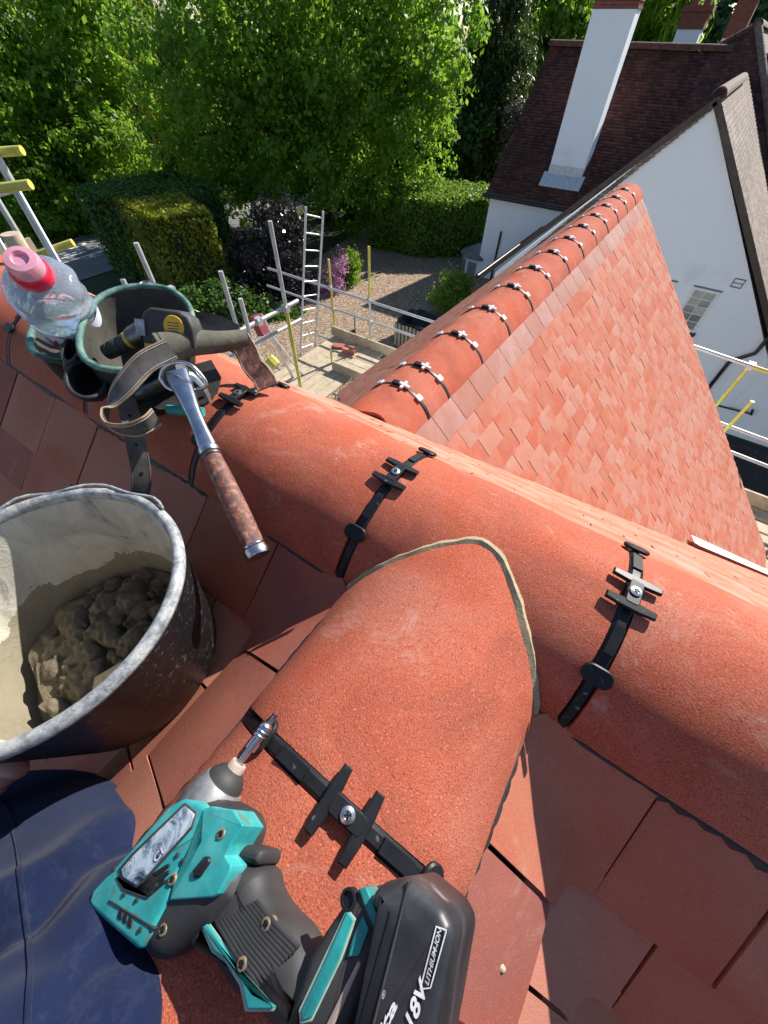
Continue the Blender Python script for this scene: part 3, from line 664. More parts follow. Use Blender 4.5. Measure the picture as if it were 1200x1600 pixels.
# ---- mortar bucket
bc = Vector((-.418, -.072, -.388)); br, bb, bh_ = .160, .128, .225
bucket = thing('mortar_bucket', 'scuffed black rubber bucket crusted with dried cement inside', 'bucket', (bc.x, bc.y, bc.z-bh_))
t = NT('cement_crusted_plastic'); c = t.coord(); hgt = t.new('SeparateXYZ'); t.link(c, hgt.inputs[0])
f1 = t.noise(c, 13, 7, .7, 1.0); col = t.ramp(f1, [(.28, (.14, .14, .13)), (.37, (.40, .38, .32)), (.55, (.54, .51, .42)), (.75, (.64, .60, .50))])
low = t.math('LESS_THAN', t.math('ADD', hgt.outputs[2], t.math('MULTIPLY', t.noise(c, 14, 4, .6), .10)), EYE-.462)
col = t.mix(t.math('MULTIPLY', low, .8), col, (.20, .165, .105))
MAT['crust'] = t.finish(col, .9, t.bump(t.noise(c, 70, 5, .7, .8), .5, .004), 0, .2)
t = NT('scraped_black_plastic'); c = t.coord(); sc_ = t.ramp(t.noise(c, 38, 6, .8, 2.5), [(.56, 0.0), (.66, 1.0)])
MAT['bucket_out'] = t.finish(t.mix(t.math('MULTIPLY', sc_, .5), (.010, .010, .011), (.30, .29, .27)), .42, t.bump(t.noise(c, 40, 4, .6), .12, .003), 0, .3)
t = NT('cemented_rim'); c = t.coord()
MAT['bucket_rim'] = t.finish(t.ramp(t.noise(c, 55, 7, .8, .3), [(.32, (.06, .065, .075)), (.46, (.22, .235, .25)), (.58, (.38, .39, .38)), (.74, (.56, .54, .48))]), .55, t.bump(t.noise(c, 60, 5, .7), .35, .003), 0, .4)
BM = Matrix.Translation(bc)
m = MB(); m.lathe([(bb*.2, -bh_), (bb*.9, -bh_), (bb, -bh_+.012), (br-.004, -.014)], BM, 64, capb=True); m.build('outer_wall', MAT['bucket_out'], bucket, 50)
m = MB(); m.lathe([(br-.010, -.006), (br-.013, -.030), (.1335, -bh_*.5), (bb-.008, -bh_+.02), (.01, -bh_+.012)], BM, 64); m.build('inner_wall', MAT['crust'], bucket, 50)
m = MB(); pr_ = []
for k in range(13):
    q = 2*PI*k/12; pr_.append((br-.006+.0072*math.cos(q), -.004+.0085*math.sin(q)))
m.lathe(pr_, BM, 72); m.build('rim', MAT['bucket_rim'], bucket, 60)
m = MB(); pts = []
for k in range(25):
    q = lerp(math.radians(84), math.radians(196), k/24); rr = br+.000+.004*math.sin(k*.9); pts.append(bc+Vector((rr*math.cos(q), rr*math.sin(q), .004+.0015*math.sin(k*1.3))))
m.tube(pts, .0020, 8); m.build('bail_handle', MAT['bucket_rim'], bucket, 60)
# fresh mortar in the bottom of the bucket
def lumpy(name, center, rx, ry, h, mat, n=100, seed=1, parent=None):   # clods of many sizes heaped together
    from mathutils import noise as mn
    g = np.random.default_rng(seed); K = 190; cr_ = .005+.017*g.random(K)**2.2; ca = g.random(K)*2*PI; cd_ = np.sqrt(g.random(K))*rx*.96
    cx_, cy_ = cd_*np.cos(ca), cd_*np.sin(ca); cz_ = h*(1-(cd_/rx)**2)*(.6+.5*g.random(K))-cr_*.35; sq = g.uniform(.7, 1.4, K)
    R, T = np.meshgrid(np.linspace(0, 1, n+1), np.arange(2*n)*PI/n, indexing='ij'); X, Y = rx*R*np.cos(T), ry*R*np.sin(T)
    wx = np.array([[mn.noise(Vector((x*60, y*60, 1))) for x, y in zip(a, b)] for a, b in zip(X, Y)])*.006
    wy = np.array([[mn.noise(Vector((x*140, y*140, 7))) for x, y in zip(a, b)] for a, b in zip(X, Y)])*.0028
    Z = h*.55*(1-R**2)-.004+wx
    for k in range(K):
        d2 = ((X+wx-cx_[k])*sq[k])**2+((Y+wy-cy_[k])/sq[k])**2; Z = np.maximum(Z, np.where(d2 < cr_[k]**2, cz_[k]+np.sqrt(np.maximum(cr_[k]**2-d2, 0)), -1))
    Z += wy
    rows = [[Vector(center)+Vector((X[i, j], Y[i, j], Z[i, j])) for j in range(2*n)] for i in range(n+1)]
    m = MB(); m.grid(rows, True); m.add(rows[-1], [tuple(range(n*2))]); return m.build(name, mat, parent, 70)
MAT['wet_mortar'] = worn('wet_sandy_mortar', [(.3, (.075, .06, .035)), (.7, (.20, .16, .10))], 40, .85, .7, 240, .003)
mo = lumpy('fresh_mortar', bc+Vector((-.005, .012, -.175)), .118, .112, .034, MAT['wet_mortar'])
tag(mo, 'lumps of damp sandy mortar in the bottom of the bucket', 'mortar')
trw = thing('pointing_trowel', 'small trowel half buried in the mortar inside the bucket', 'trowel', tuple(bc+Vector((.075, -.03, -.15))))
m = MB(); TMx = Matrix.Translation(bc+Vector((.078, -.012, -.125))) @ Matrix.Rotation(.9, 4, 'Z') @ Matrix.Rotation(-.35, 4, 'Y')
m.prism([(-.045, -.018), (.03, -.026), (.036, 0), (.03, .026), (-.045, .018)], 0, .002, TMx, bev=.0004); m.build('blade', MAT['mortar'], trw, 30)
m = MB(); m.tube([TMx @ Vector((.03, 0, .002)), TMx @ Vector((.045, 0, .012)), TMx @ Vector((.055, 0, .016))], .004, 8); m.build('tang', MAT['dark_steel'], trw, 30)
m = MB(); m.tube([TMx @ Vector((.052, 0, .015)), TMx @ Vector((.058, 0, .017)), TMx @ Vector((.07, 0, .018)), TMx @ Vector((.076, 0, .018))], [.008, .011, .011, .007], 12)
MAT['pink_wood'] = worn('red_stained_wood', [(.3, (.36, .12, .10)), (.7, (.52, .25, .2))], 40, .5, .1); m.build('handle', MAT['pink_wood'], trw, 40)
# ================================================================ tool belt, bottle, tape, and the kneeling leg
COL.objects.unlink(_to); bpy.data.objects.remove(_to)
MAT['black_leather'] = worn('dusty_black_leather', [(.3, (.010, .010, .011)), (.6, (.026, .025, .024)), (.85, (.09, .085, .075))], 18, .55, .35, 120, .0015)
MAT['lining'] = worn('suede_lining', [(.3, (.025, .023, .02)), (.7, (.10, .09, .07))], 14, .9, .4, 150, .0015)
MAT['teal_trim'] = worn('faded_teal_binding', [(.3, (.02, .05, .045)), (.5, (.09, .20, .165)), (.75, (.26, .34, .29))], 50, .7, .3, 160, .001)
MAT['brown_leather'] = worn('worn_grey_leather', [(.3, (.05, .045, .04)), (.6, (.11, .10, .09)), (.85, (.22, .20, .17))], 25, .65, .4, 150, .001)
MAT['tan_edge'] = worn('leather_flesh_side', [(.3, (.18, .11, .065)), (.7, (.38, .28, .19))], 40, .8, .3, 150, .001)
MAT['olive_suede'] = worn('olive_suede', [(.3, (.055, .05, .035)), (.7, (.15, .14, .105))], 22, .85, .4, 120, .002)
MAT['thread'] = worn('pale_thread', [(.3, (.45, .42, .34)), (.7, (.6, .56, .46))], 50, .7, 0)
MAT['yellow'] = worn('yellow_plastic', [(.3, (.55, .33, .01)), (.7, (.80, .50, .02))], 40, .4, .1, 200, .0004)
belt = thing('tool_belt', 'black leather tool belt with teal trimmed pouches lying on the main ridge', 'tool belt', (-.62, YM, ZM))
def loop(center, e1, e2, n=40, sq=1.0, wob=0.0):
    out = []
    for k in range(n):
        q = 2*PI*k/n; c_, s_ = math.cos(q), math.sin(q)
        c_ = math.copysign(abs(c_)**sq, c_); s_ = math.copysign(abs(s_)**sq, s_)
        out.append(Vector(center)+Vector(e1)*c_*(1+wob*math.sin(3*q+1))+Vector(e2)*s_*(1+wob*math.sin(2*q)))
    return out
def pouch(name, rim, bottom_c, shrink=.7, rings=7, parent=None, th=.004, mat='black_leather', lin='lining', trim=None, sag=.0, trim_r=.0065):
    bc_ = Vector(bottom_c); cen = sum((Vector(p) for p in rim), Vector())/len(rim); rows = []; inn = []
    for i in range(rings+1):
        t = i/rings; k = lerp(1, shrink, t)+.10*math.sin(t*PI)
        rows.append([lerp(cen, bc_, t)+(p-cen)*k+Vector((0, 0, -sag*math.sin(t*PI)))+Vector((.002*math.sin(j*1.3+i*2), .002*math.sin(j*.9+i), 0)) for j, p in enumerate(rim)])
        inn.append([lerp(cen, bc_, t*.93)+(p-cen)*(k-th/((p-cen).length)) for p in rim])
    m = MB(); m.grid(rows, True); m.add(rows[-1], [tuple(range(len(rim)))])
    o = m.build(name, MAT[mat], parent or belt, 60)
    m = MB(); m.grid(inn, True); m.add(inn[-1], [tuple(range(len(rim)))]); m.build('pouch_lining', MAT[lin], o, 60)
    m = MB(); m.tube([p for p in rim], trim_r if trim else .0035, 8, closed=True); m.build('rim_binding', MAT[trim or mat], o, 60)
    return o
def nrm_at(L, t):
    k = min(int(t*(len(L)-1)), len(L)-2); f = t*(len(L)-1)-k; return L[k].lerp(L[k+1], f).normalized()
def ribbon(name, path, width, ndir, mat, th=.003, parent=None, edge=None, n=8, stitch=False, holes=0):
    P = spline(path, n); rows = []; offs = []; m = MB()
    for i, p in enumerate(P):
        t = (P[min(i+1, len(P)-1)]-P[max(i-1, 0)]).normalized(); nn = nrm_at(ndir, i/(len(P)-1)); s_ = t.cross(nn).normalized(); nn = s_.cross(t).normalized()
        rows.append([p+s_*width*k for k in (-.5, -.17, .17, .5)]); offs.append([q-nn*th for q in rows[-1]])
    m.slab(rows, offs); o = m.build(name, MAT[mat], parent or belt, 50)
    if edge:
        for c_ in (0, 3):
            m = MB(); m.tube([lerp(a[c_], b[c_], .5) for a, b in zip(rows, offs)], th*.62, 6); m.build('strap_edge', MAT[edge], o, 60)
    if stitch:
        for c_, f in ((0, .10), (3, .90)):
            m = MB(); k = 0
            Q = [lerp(r[0], r[3], f)+(r[0]-q[0]).normalized()*.0003 for r, q in zip(rows, offs)]
            for i in range(0, len(Q)-1):
                for h in range(2):
                    a, b = lerp(Q[i], Q[i+1], h*.5+.08), lerp(Q[i], Q[i+1], h*.5+.40); m.tube([a, b], .0008, 5)
            m.build('stitching', MAT['thread'], o, 0)
    for h in range(holes):
        i = int((h+.8)/(holes+.6)*(len(P)-1)); c_ = (rows[i][1]+rows[i][2])/2; nn = (rows[i][0]-offs[i][0]).normalized(); x = nn.orthogonal().normalized()
        m = MB(); m.lathe([(.0001, .0005), (.0026, .0005), (.0026, -.001)], frame(x, nn.cross(x), nn, c_), 12); m.build('punched_hole', MAT['black_plastic'], o)
    return o
# main pouch: opening faces up and towards us, its foot sits on the ridge
mc = pd(214, 508, .60); e_r = (pd(300, 520, .60)-pd(128, 508, .575))*.5; e_u = (pd(232, 448, .655)-pd(190, 578, .560))*.5
main_p = pouch('main_pouch', loop(mc, e_r, e_u, 44, .9, .03), pd(250, 610, .690), .62, 8, trim='teal_trim', trim_r=.005)
# bottle pouch behind it
bp = pd(104, 512, .66)
pouch('bottle_pouch', loop(bp, (pd(160, 500, .66)-pd(50, 520, .64))*.5, (pd(120, 470, .70)-pd(95, 555, .62))*.5, 36), pd(170, 590, .76), .75, 6, trim='teal_trim', trim_r=.006)
# strap loops stitched on the bottle pouch
for k in range(3):
    m = MB(); a, b = pd(58, 530+k*12, .605), pd(112, 548+k*11, .60); m.tube([a, (a+b)/2+Vector((0, -.006, 0)), b], .0030, 6); m.build('webbing_loop', MAT['black_leather'], belt, 60)
# two small nail pouches in front
p1 = pd(112, 546, .585); pouch('nail_pouch', loop(p1, (pd(128, 540, .585)-pd(100, 545, .58))*.5, (pd(115, 528, .60)-pd(110, 566, .57))*.5, 28), pd(115, 580, .615), .8, 5)
p2 = pd(136, 592, .565); pouch('nail_pouch', loop(p2, (pd(168, 598, .57)-pd(105, 588, .555))*.5, (pd(140, 562, .59)-pd(130, 618, .55))*.5, 32), pd(150, 606, .625), .8, 5)
# rolled suede pad
m = MB(); A, B = pd(252, 548, .575), pd(384, 528, .640); path = spline([A, lerp(A, B, .3)+Vector((0, 0, .006)), lerp(A, B, .65), B], 5)
m.tube(path, [lerp(.026, .0135, (i/(len(path)-1))**.8) for i in range(len(path))], 22); m.build('rolled_pad', MAT['olive_suede'], belt, 60)
m = MB(); m.tube([lerp(A, B, -.05), lerp(A, B, .02)], [.019, .0265], 22); m.build('pad_cuff', MAT['black_leather'], belt, 60)
# hammer holder plate with steel ring
hp_ = [pd(196, 622, .600), pd(238, 588, .62), pd(330, 562, .66), pd(346, 590, .645), pd(340, 615, .62), pd(318, 632, .60), pd(250, 640, .590), pd(200, 638, .590)]
hnrm = -ray(270, 605).normalized(); m = MB(); m.add([*hp_, *[p-hnrm*.012 for p in hp_]], [tuple(range(8)), tuple(range(8, 16))]+[(i, (i+1) % 8, (i+1) % 8+8, i+8) for i in range(8)]); m.build('holder_plate', MAT['black_leather'], belt, 40)
m = MB(); a, b = pd(262, 640, .590), pd(318, 644, .592); m.tube([a, (a+b)/2, b], .0075, 10); m.build('teal_edge_tab', MAT['teal'], belt, 60)
ring = [(250, 592), (254, 578), (266, 568), (284, 566), (300, 572), (314, 586), (322, 598), (318, 606), (302, 610), (282, 612), (262, 606)]
m = MB(); m.tube(spline([pd(x, y, .548+.0004*(y-590)) for x, y in ring+ring[:1]], 4)[:-1], .0028, 8, closed=True); m.build('hammer_ring', MAT['steel'], belt, 60)
# looping leather strap and hanging end with punched holes
tv = -ray(220, 640).normalized()
LF, DNW = -RIGHT, -UP
ribbon('looped_strap', [pd(268, 545, .555), pd(225, 568, .540), pd(192, 604, .535), pd(168, 634, .540), pd(162, 654, .535), pd(176, 670, .528), pd(204, 674, .524), pd(228, 666, .528), pd(246, 652, .540)], .028,
       (tv, tv+LF*.2, tv+LF*.6, tv*.5+LF, LF+tv*.35, LF*.6+DNW+tv*.4, DNW+tv*.6, DNW+tv*.75, DNW*.8+tv), 'brown_leather', .0030, edge='tan_edge', stitch=True, n=12)
ribbon('hanging_strap', [pd(196, 618, .585), pd(205, 660, .58), pd(214, 700, .580), pd(221, 740, .592), pd(219, 775, .605), pd(214, 800, .62)], .024, (tv, tv), 'brown_leather', .0028, edge='brown_leather', holes=4)
ribbon('belt_end', [pd(372, 528, .655), pd(384, 548, .665), pd(396, 572, .67), pd(410, 588, .66), pd(418, 604, .655)], .035, (Vector((.7, -.5, .5)), Vector((.7, -.5, .5))), 'leather_grip', .004, edge='tan_edge')
for k in range(3):
    ribbon('belt_layer', [pd(296, 500-k*3, .66), pd(335, 505+k*8, .67), pd(370, 520+k*10, .68)], .03, (tv, tv), 'black_leather', .004)
m = MB(); m.tube(spline([pd(214, 448, .66), pd(225, 440, .67), pd(245, 444, .67), pd(252, 452, .66)], 5), .0018, 6); m.build('steel_clip', MAT['steel'], belt, 60)
# crumpled folds filling the inside of the pouch
# ---- tape measure and grey torch in the pouch
tape = thing('tape_measure', 'black tape measure with yellow round badge in the main pouch', 'tape measure', tuple(pd(265, 520, .60)))
tc = pd(262, 512, .572); tx = (pd(305, 520, .575)-pd(222, 510, .575)).normalized(); tz = (-ray(262, 512)).normalized(); tz = (tz-tx*tz.dot(tx)).normalized(); ty = tz.cross(tx)
TM = frame(tx, ty, tz, tc); q_ = (pd(305, 520, .575)-pd(222, 510, .575)).length/2
ol = [(-q_, -q_*.62), (q_, -q_*.62), (q_, q_*.05), (q_*.85, q_*.45), (q_*.5, q_*.62), (-q_*.55, q_*.62), (-q_*.85, q_*.42), (-q_, q_*.1)]
m = MB(); pillow(m, ol, -.032, .004, TM, .006, 4); m.build('case', MAT['rubber'], tape, 50)
m = MB(); ol2 = [(q_*.38*math.cos(a)+q_*.30, q_*.38*math.sin(a)+q_*.06) for a in [2*PI*k/28 for k in range(28)]]; m.prism(ol2, 0, .006, TM, bev=.0008); yb = m.build('badge', MAT['yellow'], tape, 40)
for k in range(3): m = MB(); m.box(TM @ Vector((q_*.30, +q_*.18-.004*k, .0063)), (q_*.4, .0011, .0006), TM.to_3x3()); m.build('badge_print', MAT['rubber'], yb, 0)
m = MB(); m.box(TM @ Vector((-q_*.95, -q_*.1, -.004)), (q_*.35, q_*.55, .022), TM.to_3x3()); m.build('tape_lock', MAT['cast'], tape, 30)
m = MB(); m.box(TM @ Vector((-q_*.85, -q_*.62, -.010)), (q_*.3, q_*.3, .016), TM.to_3x3()); m.build('yellow_blade', MAT['yellow'], tape, 30)
torch = thing('pocket_torch', 'grey handled tool with yellow ring poking out of the main pouch', 'torch', tuple(pd(180, 545, .62)))
A, B = pd(164, 552, .600), pd(216, 524, .590); z = (B-A).normalized(); x = z.orthogonal().normalized(); L_ = (B-A).length
m = MB(); m.lathe([(.004, 0), (.0115, .003), (.0125, L_*.2), (.0115, L_*.22), (.0125, L_*.24), (.0125, L_*.45), (.0115, L_*.47), (.0125, L_*.5), (.0128, L_*.72)], frame(x, z.cross(x), z, A), 20, capb=True); m.build('handle', MAT['rubber'], torch, 40)
m = MB(); m.lathe([(.0132, L_*.71), (.0132, L_*.8)], frame(x, z.cross(x), z, A), 20); m.build('yellow_ring', MAT['yellow'], torch, 40)
m = MB(); m.lathe([(.0145, L_*.8), (.0165, L_*.9), (.0165, L_*1.15)], frame(x, z.cross(x), z, A), 20, capt=True); m.build('head', MAT['dark_steel'], torch, 40)

# ---- water bottle
bottle = thing('water_bottle', 'clear plastic water bottle with pink cap standing in the rear pouch', 'bottle', tuple(pd(160, 575, .70)))
A, B = pd(36, 410, .505), pd(122, 516, .650); z = (A-B).normalized(); x = z.orthogonal().normalized(); L_ = (A-B).length
WM = frame(x, z.cross(x), z, B)
def glassy(name, col, rough, trans, ior=1.33):
    t = NT(name); t.finish(col, rough); t.b.inputs['Transmission Weight'].default_value = trans; t.b.inputs['IOR'].default_value = ior; return t.m
t = NT('clear_bottle_plastic'); t.finish((.74, .84, .97), .08, t.bump(t.noise(t.coord(), 26, 3, .6, 1.5), .5, .006)); t.b.inputs['Transmission Weight'].default_value = .82; t.b.inputs['IOR'].default_value = 1.2; MAT['pet'] = t.m
MAT['cap_pink'] = glassy('pink_cap', (.95, .46, .58), .2, .4)
MAT['cap_red'] = worn('red_cap', [(.3, (.72, .012, .05)), (.7, (.82, .02, .07))], 20, .3, 0)
MAT['label_print'] = worn('bottle_label', [(.3, (.62, .66, .78)), (.7, (.80, .82, .88))], 30, .35, 0)
MAT['red_print'] = worn('red_print', [(.3, (.55, .02, .10)), (.7, (.65, .03, .14))], 30, .4, 0)
R0 = .050; rows = []
for i in range(37):
    t_ = i/36; h = lerp(.012, L_-.028, t_)
    if t_ < .78: r = R0*(1+.012*math.sin(t_*40))
    else: u = (t_-.78)/.22; r = lerp(R0, .022, 1-math.sqrt(max(0, 1-u*u)))
    row = []
    for k in range(48):
        q = 2*PI*k/48; dent = .0035*max(0, math.sin(3*q+t_*9))*math.sin(t_*PI)+.0022*math.sin(7*q+t_*21)*math.sin(t_*PI)
        row.append(WM @ Vector(((r-dent)*math.cos(q), (r-dent)*math.sin(q), h)))
    rows.append(row)
m = MB(); m.grid(rows, True); m.add(rows[0], [tuple(range(48))]); bo = m.build('bottle_body', MAT['pet'], bottle, 70)
m = MB(); rr = R0*1.012; fa = (WM.inverted() @ pd(60, 490, .5)); ang = math.atan2(fa.y, fa.x)
lab = [[WM @ Vector((rr*math.cos(ang+q), rr*math.sin(ang+q), h)) for q in [lerp(-1.5, 1.5, k/24) for k in range(25)]] for h in (.02, .034, .048, .062)]
MB().slab(lab, [[p-(p-WM @ Vector((0, 0, .01))).normalized()*.0004 for p in r] for r in lab]).build('paper_label', MAT['label_print'], bottle, 60)
# wrapped lettering
_c2 = bpy.data.curves.new('lettering_tmp2', 'FONT'); _t2 = bpy.data.objects.new('lettering_tmp2', _c2); COL.objects.link(_t2); _c2.body = 'Volvic'; _c2.offset = .02
bpy.context.view_layer.update(); me = bpy.data.meshes.new_from_object(_t2.evaluated_get(bpy.context.evaluated_depsgraph_get())); COL.objects.unlink(_t2); bpy.data.objects.remove(_t2)
xs = [v.co.x for v in me.vertices]; w_t = max(xs)
for v in me.vertices:
    q = ang-.75+v.co.x/w_t*1.3; v.co = WM @ Vector(((rr+.0012)*math.cos(q), (rr+.0012)*math.sin(q), +.028+v.co.y*.030))
me.materials.clear(); link_mesh('lettering', me, MAT['red_print'], bottle, 0)
m = MB(); m.lathe([(.0230, L_-.028), (.0245, L_-.026), (.0245, L_-.012), (.0225, L_-.009)], WM, 30); m.build('cap_collar', MAT['cap_red'], bottle, 40)
m = MB(); m.lathe([(.0215, L_-.011), (.0212, L_+.002), (.0185, L_+.007), (.011, L_+.008), (.009, L_+.004), (.0001, L_+.004)], WM, 30); m.build('cap', MAT['cap_pink'], bottle, 40)

# ---- the photographer's knee in blue work trousers
from mathutils import noise as MN
t = NT('blue_cotton_drill'); c = t.coord('obj'); wv = t.new('TexWave'); wv.inputs['Scale'].default_value = 420; wv.inputs['Distortion'].default_value = .6; t.link(c, wv.inputs[0])
dust = t.ramp(t.noise(c, 22, 6, .8, .3), [(.52, 0.0), (.82, .30)])
col = t.mix(dust, t.ramp(t.noise(c, 6, 4), [(.3, (.009, .014, .040)), (.7, (.015, .023, .060))]), (.09, .105, .15))
t.b.inputs['Sheen Weight'].default_value = .05
MAT['trousers'] = t.finish(col, .9, t.bump(wv.outputs[1], .35, .0008, t.bump(t.noise(c, 60, 5, .7), .15, .002)), 0, .0)
MAT['skin'] = worn('skin', [(.3, (.52, .25, .18)), (.7, (.62, .33, .25))], 40, .5, .2, 200, .0008)
lp = spline([pd(80, 1960, .185), pd(100, 1700, .215), pd(108, 1530, .262), pd(96, 1420, .325), pd(88, 1350, .385), pd(66, 1300, .45), pd(20, 1275, .56), pd(-60, 1270, .72)], 34)
person = thing('person', 'bent knee of a kneeling person in dusty blue work trousers', 'person', tuple(lp[-1]))
rows = []; NL = len(lp); ref = None
for i, p in enumerate(lp):
    t_ = i/(NL-1); tan = (lp[min(i+1, NL-1)]-lp[max(i-1, 0)]).normalized()
    if ref is None: ref = (-ray(100, 1400)).normalized()
    a = (ref-tan*ref.dot(tan)).normalized(); ref = a; b = tan.cross(a)
    R0_ = p.dot(FWD)*132/FPX*(1.0 if t_ < .6 else lerp(1, .72, (t_-.6)/.4))
    row = []
    for k in range(96):
        q = 2*PI*k/96; u = Vector((math.cos(q)*1.1, math.sin(q)*1.1, t_*5))
        fold = 0
        for (t0, amp, wid, sk, ph) in ((.425, .42, .026, .05, -.95), (.345, .17, .030, .11, .30), (.255, .12, .036, -.09, -.30), (.170, .10, .032, .07, .45)):
            s_ = t_-(t0+sk*math.sin(q+ph)+.012*math.sin(2.1*q+ph*2)+.006*math.sin(5*q+ph)); q_s = (q if q < PI else q-2*PI)-ph; env = math.cos(q_s*1.2)**2 if abs(q_s) < 1.3 else 0
            fold += env*amp*(-math.exp(-(s_/wid)**2)+.5*math.exp(-((s_-wid*2.3)/(wid*1.5))**2))
        r = R0_*(1+.05*MN.noise(u*.8)+.018*MN.noise(u*2.1)*max(0, math.cos(q))+fold)
        row.append(p+a*((R0_*.46+(r-R0_)*1.15)*math.cos(q))+b*(R0_*.5*math.sin(q)+r*.5*math.sin(q)))
    rows.append(row)
A3 = np.array([[tuple(v) for v in r] for r in rows])
for _ in range(6):
    A3[1:-1] = .5*A3[1:-1]+.25*(A3[:-2]+A3[2:]); A3 = .5*A3+.25*(np.roll(A3, 1, 1)+np.roll(A3, -1, 1))
rows = [[Vector(v) for v in r] for r in A3]
sm_ = [r[90]+(r[90]-lp[i])*.006 for i, r in enumerate(rows)]; m = MB(); m.grid(rows, True); m.add(rows[0], [tuple(range(96))]); m.add(rows[-1], [tuple(range(96))]); tro = m.build('trousers', MAT['trousers'], person, 80)
m = MB(); m.tube(sm_, .0022, 6, flat=.6); m.build('side_seam', MAT['trousers'], tro, 80)
# loose cloth flap of the trouser leg showing past the knee
fl = []
for i in range(9):
    t_ = i/8; a, b = pd(lerp(120, 168, t_), lerp(1262, 1244, t_), .43), pd(lerp(168, 222, t_), lerp(1345, 1302, t_), .38)
    fl.append([lerp(a, b, k/8)+Vector((0, 0, .006*math.sin(k*1.1+i*.9)-.02*t_)) for k in range(9)])
m = MB(); m.slab(fl, [[p+Vector((.001, .0, -.003)) for p in r] for r in fl]); m.build('trouser_flap', MAT['trousers'], person, 60)
# two finger ends resting on the far side of the knee
for (xa, ya, xb, yb, r_) in ((-60, 1185, 14, 1216, .013), (-70, 1200, -2, 1232, .013), (-40, 1176, 34, 1204, .0125)):
    A, B = pd(xa, ya, .47), pd(xb, yb, .455); m = MB(); P = [lerp(A, B, k/7)+Vector((0, 0, .006*math.sin(k/7*PI))) for k in range(8)]
    m.tube(P+[B+(B-A).normalized()*.006], [r_*q for q in (1.05, 1.0, .98, 1.04, 1.0, .94, .90, .80, .35)], 14); m.build('finger', MAT['skin'], person, 80)

# the rest of the kneeling photographer, behind the camera
def skinned(name, V, E, Rr, mat, parent):
    me = bpy.data.meshes.new(name); me.from_pydata(V, E, []); o = link_mesh(name, me, mat, parent, 0); md = o.modifiers.new('skin', 'SKIN'); md.use_smooth_shade = True
    for i, r in enumerate(Rr): me.skin_vertices[0].data[i].radius = r
    me.skin_vertices[0].data[0].use_root = True; s2 = o.modifiers.new('sub', 'SUBSURF'); s2.levels = 1; s2.render_levels = 1; return o
k0 = lp[0]
V = [(-.03, -.55, -.27), (-.03, -.53, -.10), (-.03, -.50, .08), (-.03, -.47, .22), (-.03, -.44, .30), (-.03, -.41, .40), (-.03, -.40, .50), (.15, -.50, .20), (.21, -.42, -.04), (.07, -.15, .0), (-.21, -.50, .20), (-.33, -.42, -.02), (-.45, -.22, -.13), (.10, -.50, -.30), (.30, -.34, -.42), (.36, -.52, -.75)]
E = [(0, 1), (1, 2), (2, 3), (3, 4), (4, 5), (5, 6), (3, 7), (7, 8), (8, 9), (3, 10), (10, 11), (11, 12), (0, 13), (13, 14), (14, 15)]
Rr = [(.15, .12), (.14, .11), (.16, .12), (.12, .09), (.055, .055), (.09, .10), (.07, .08), (.065, .065), (.05, .05), (.035, .035), (.065, .065), (.05, .05), (.035, .035), (.10, .10), (.07, .07), (.055, .055)]
skinned('body', V, E, Rr, MAT['skin'], person)
vi = [0, 1, 2, 3, 7, 8, 10, 11, 13, 14, 15]; mp = {v: i for i, v in enumerate(vi)}
skinned('work_clothes', [V[i] for i in vi], [(mp[a], mp[b]) for a, b in E if a in mp and b in mp], [(Rr[i][0]*1.1, Rr[i][1]*1.1) for i in vi], MAT['trousers'], person)

pb = at(783, 1512, Z=-.555); m = MB(); rows = [[pb+Vector((.0048*math.sin(PI*i/6)*math.cos(2*PI*k/9)*(1+.15*math.sin(k*2.3)), .0036*math.sin(PI*i/6)*math.sin(2*PI*k/9), .0026*math.cos(PI*i/6))) for k in range(9)] for i in range(7)]
m.grid(rows, True); tag(m.build('pebble', MAT['mortar'], None, 60), 'tiny pale pebble lying on the sunlit tile right of the driver', 'pebble')

def hand(o, d, n, side):                               # palm, four unequal bent fingers and a thumb leaving the side of the palm
    o, d, n = Vector(o), Vector(d).normalized(), Vector(n); n = (n-d*n.dot(d)).normalized(); w = n.cross(d); m = MB()
    M = frame(d, w, n, o); pillow(m, rounded([(-.05, -.026), (.0, -.036), (.085, -.041), (.09, .041), (.0, .036), (-.05, .026)], .012, 4), -.014, .012, M, .010)
    for k, (y, L) in enumerate(((-.031, .066), (-.0105, .076), (.0105, .071), (.031, .055))):
        a = o+d*.078+w*y; b = a+d*L*.45-n*.006; c_ = b+d*L*.22-n*L*.28; e = c_+d*L*.02-n*L*.30; m.tube([a-d*.02, a, lerp(a, b, .6), b, c_, e, e-n*.006], [.009, .0095, .009, .0092, .0085, .0072, .003], 10)
    a = o+d*.01+w*.030*side; m.tube([a, a+d*.018+w*.024*side-n*.006, a+d*.046+w*.036*side-n*.018, a+d*.066+w*.034*side-n*.028, a+d*.072+w*.033*side-n*.032], [.013, .0125, .0105, .009, .004], 10)
    return m.build('hand', MAT['skin'], person, 70)
hand((-.46, -.21, -.18), (-.15, -.05, -1), (-.3, -1, -.2), 1); hand((.06, -.14, .0), (-.75, .45, .25), (.4, .9, .1), -1)
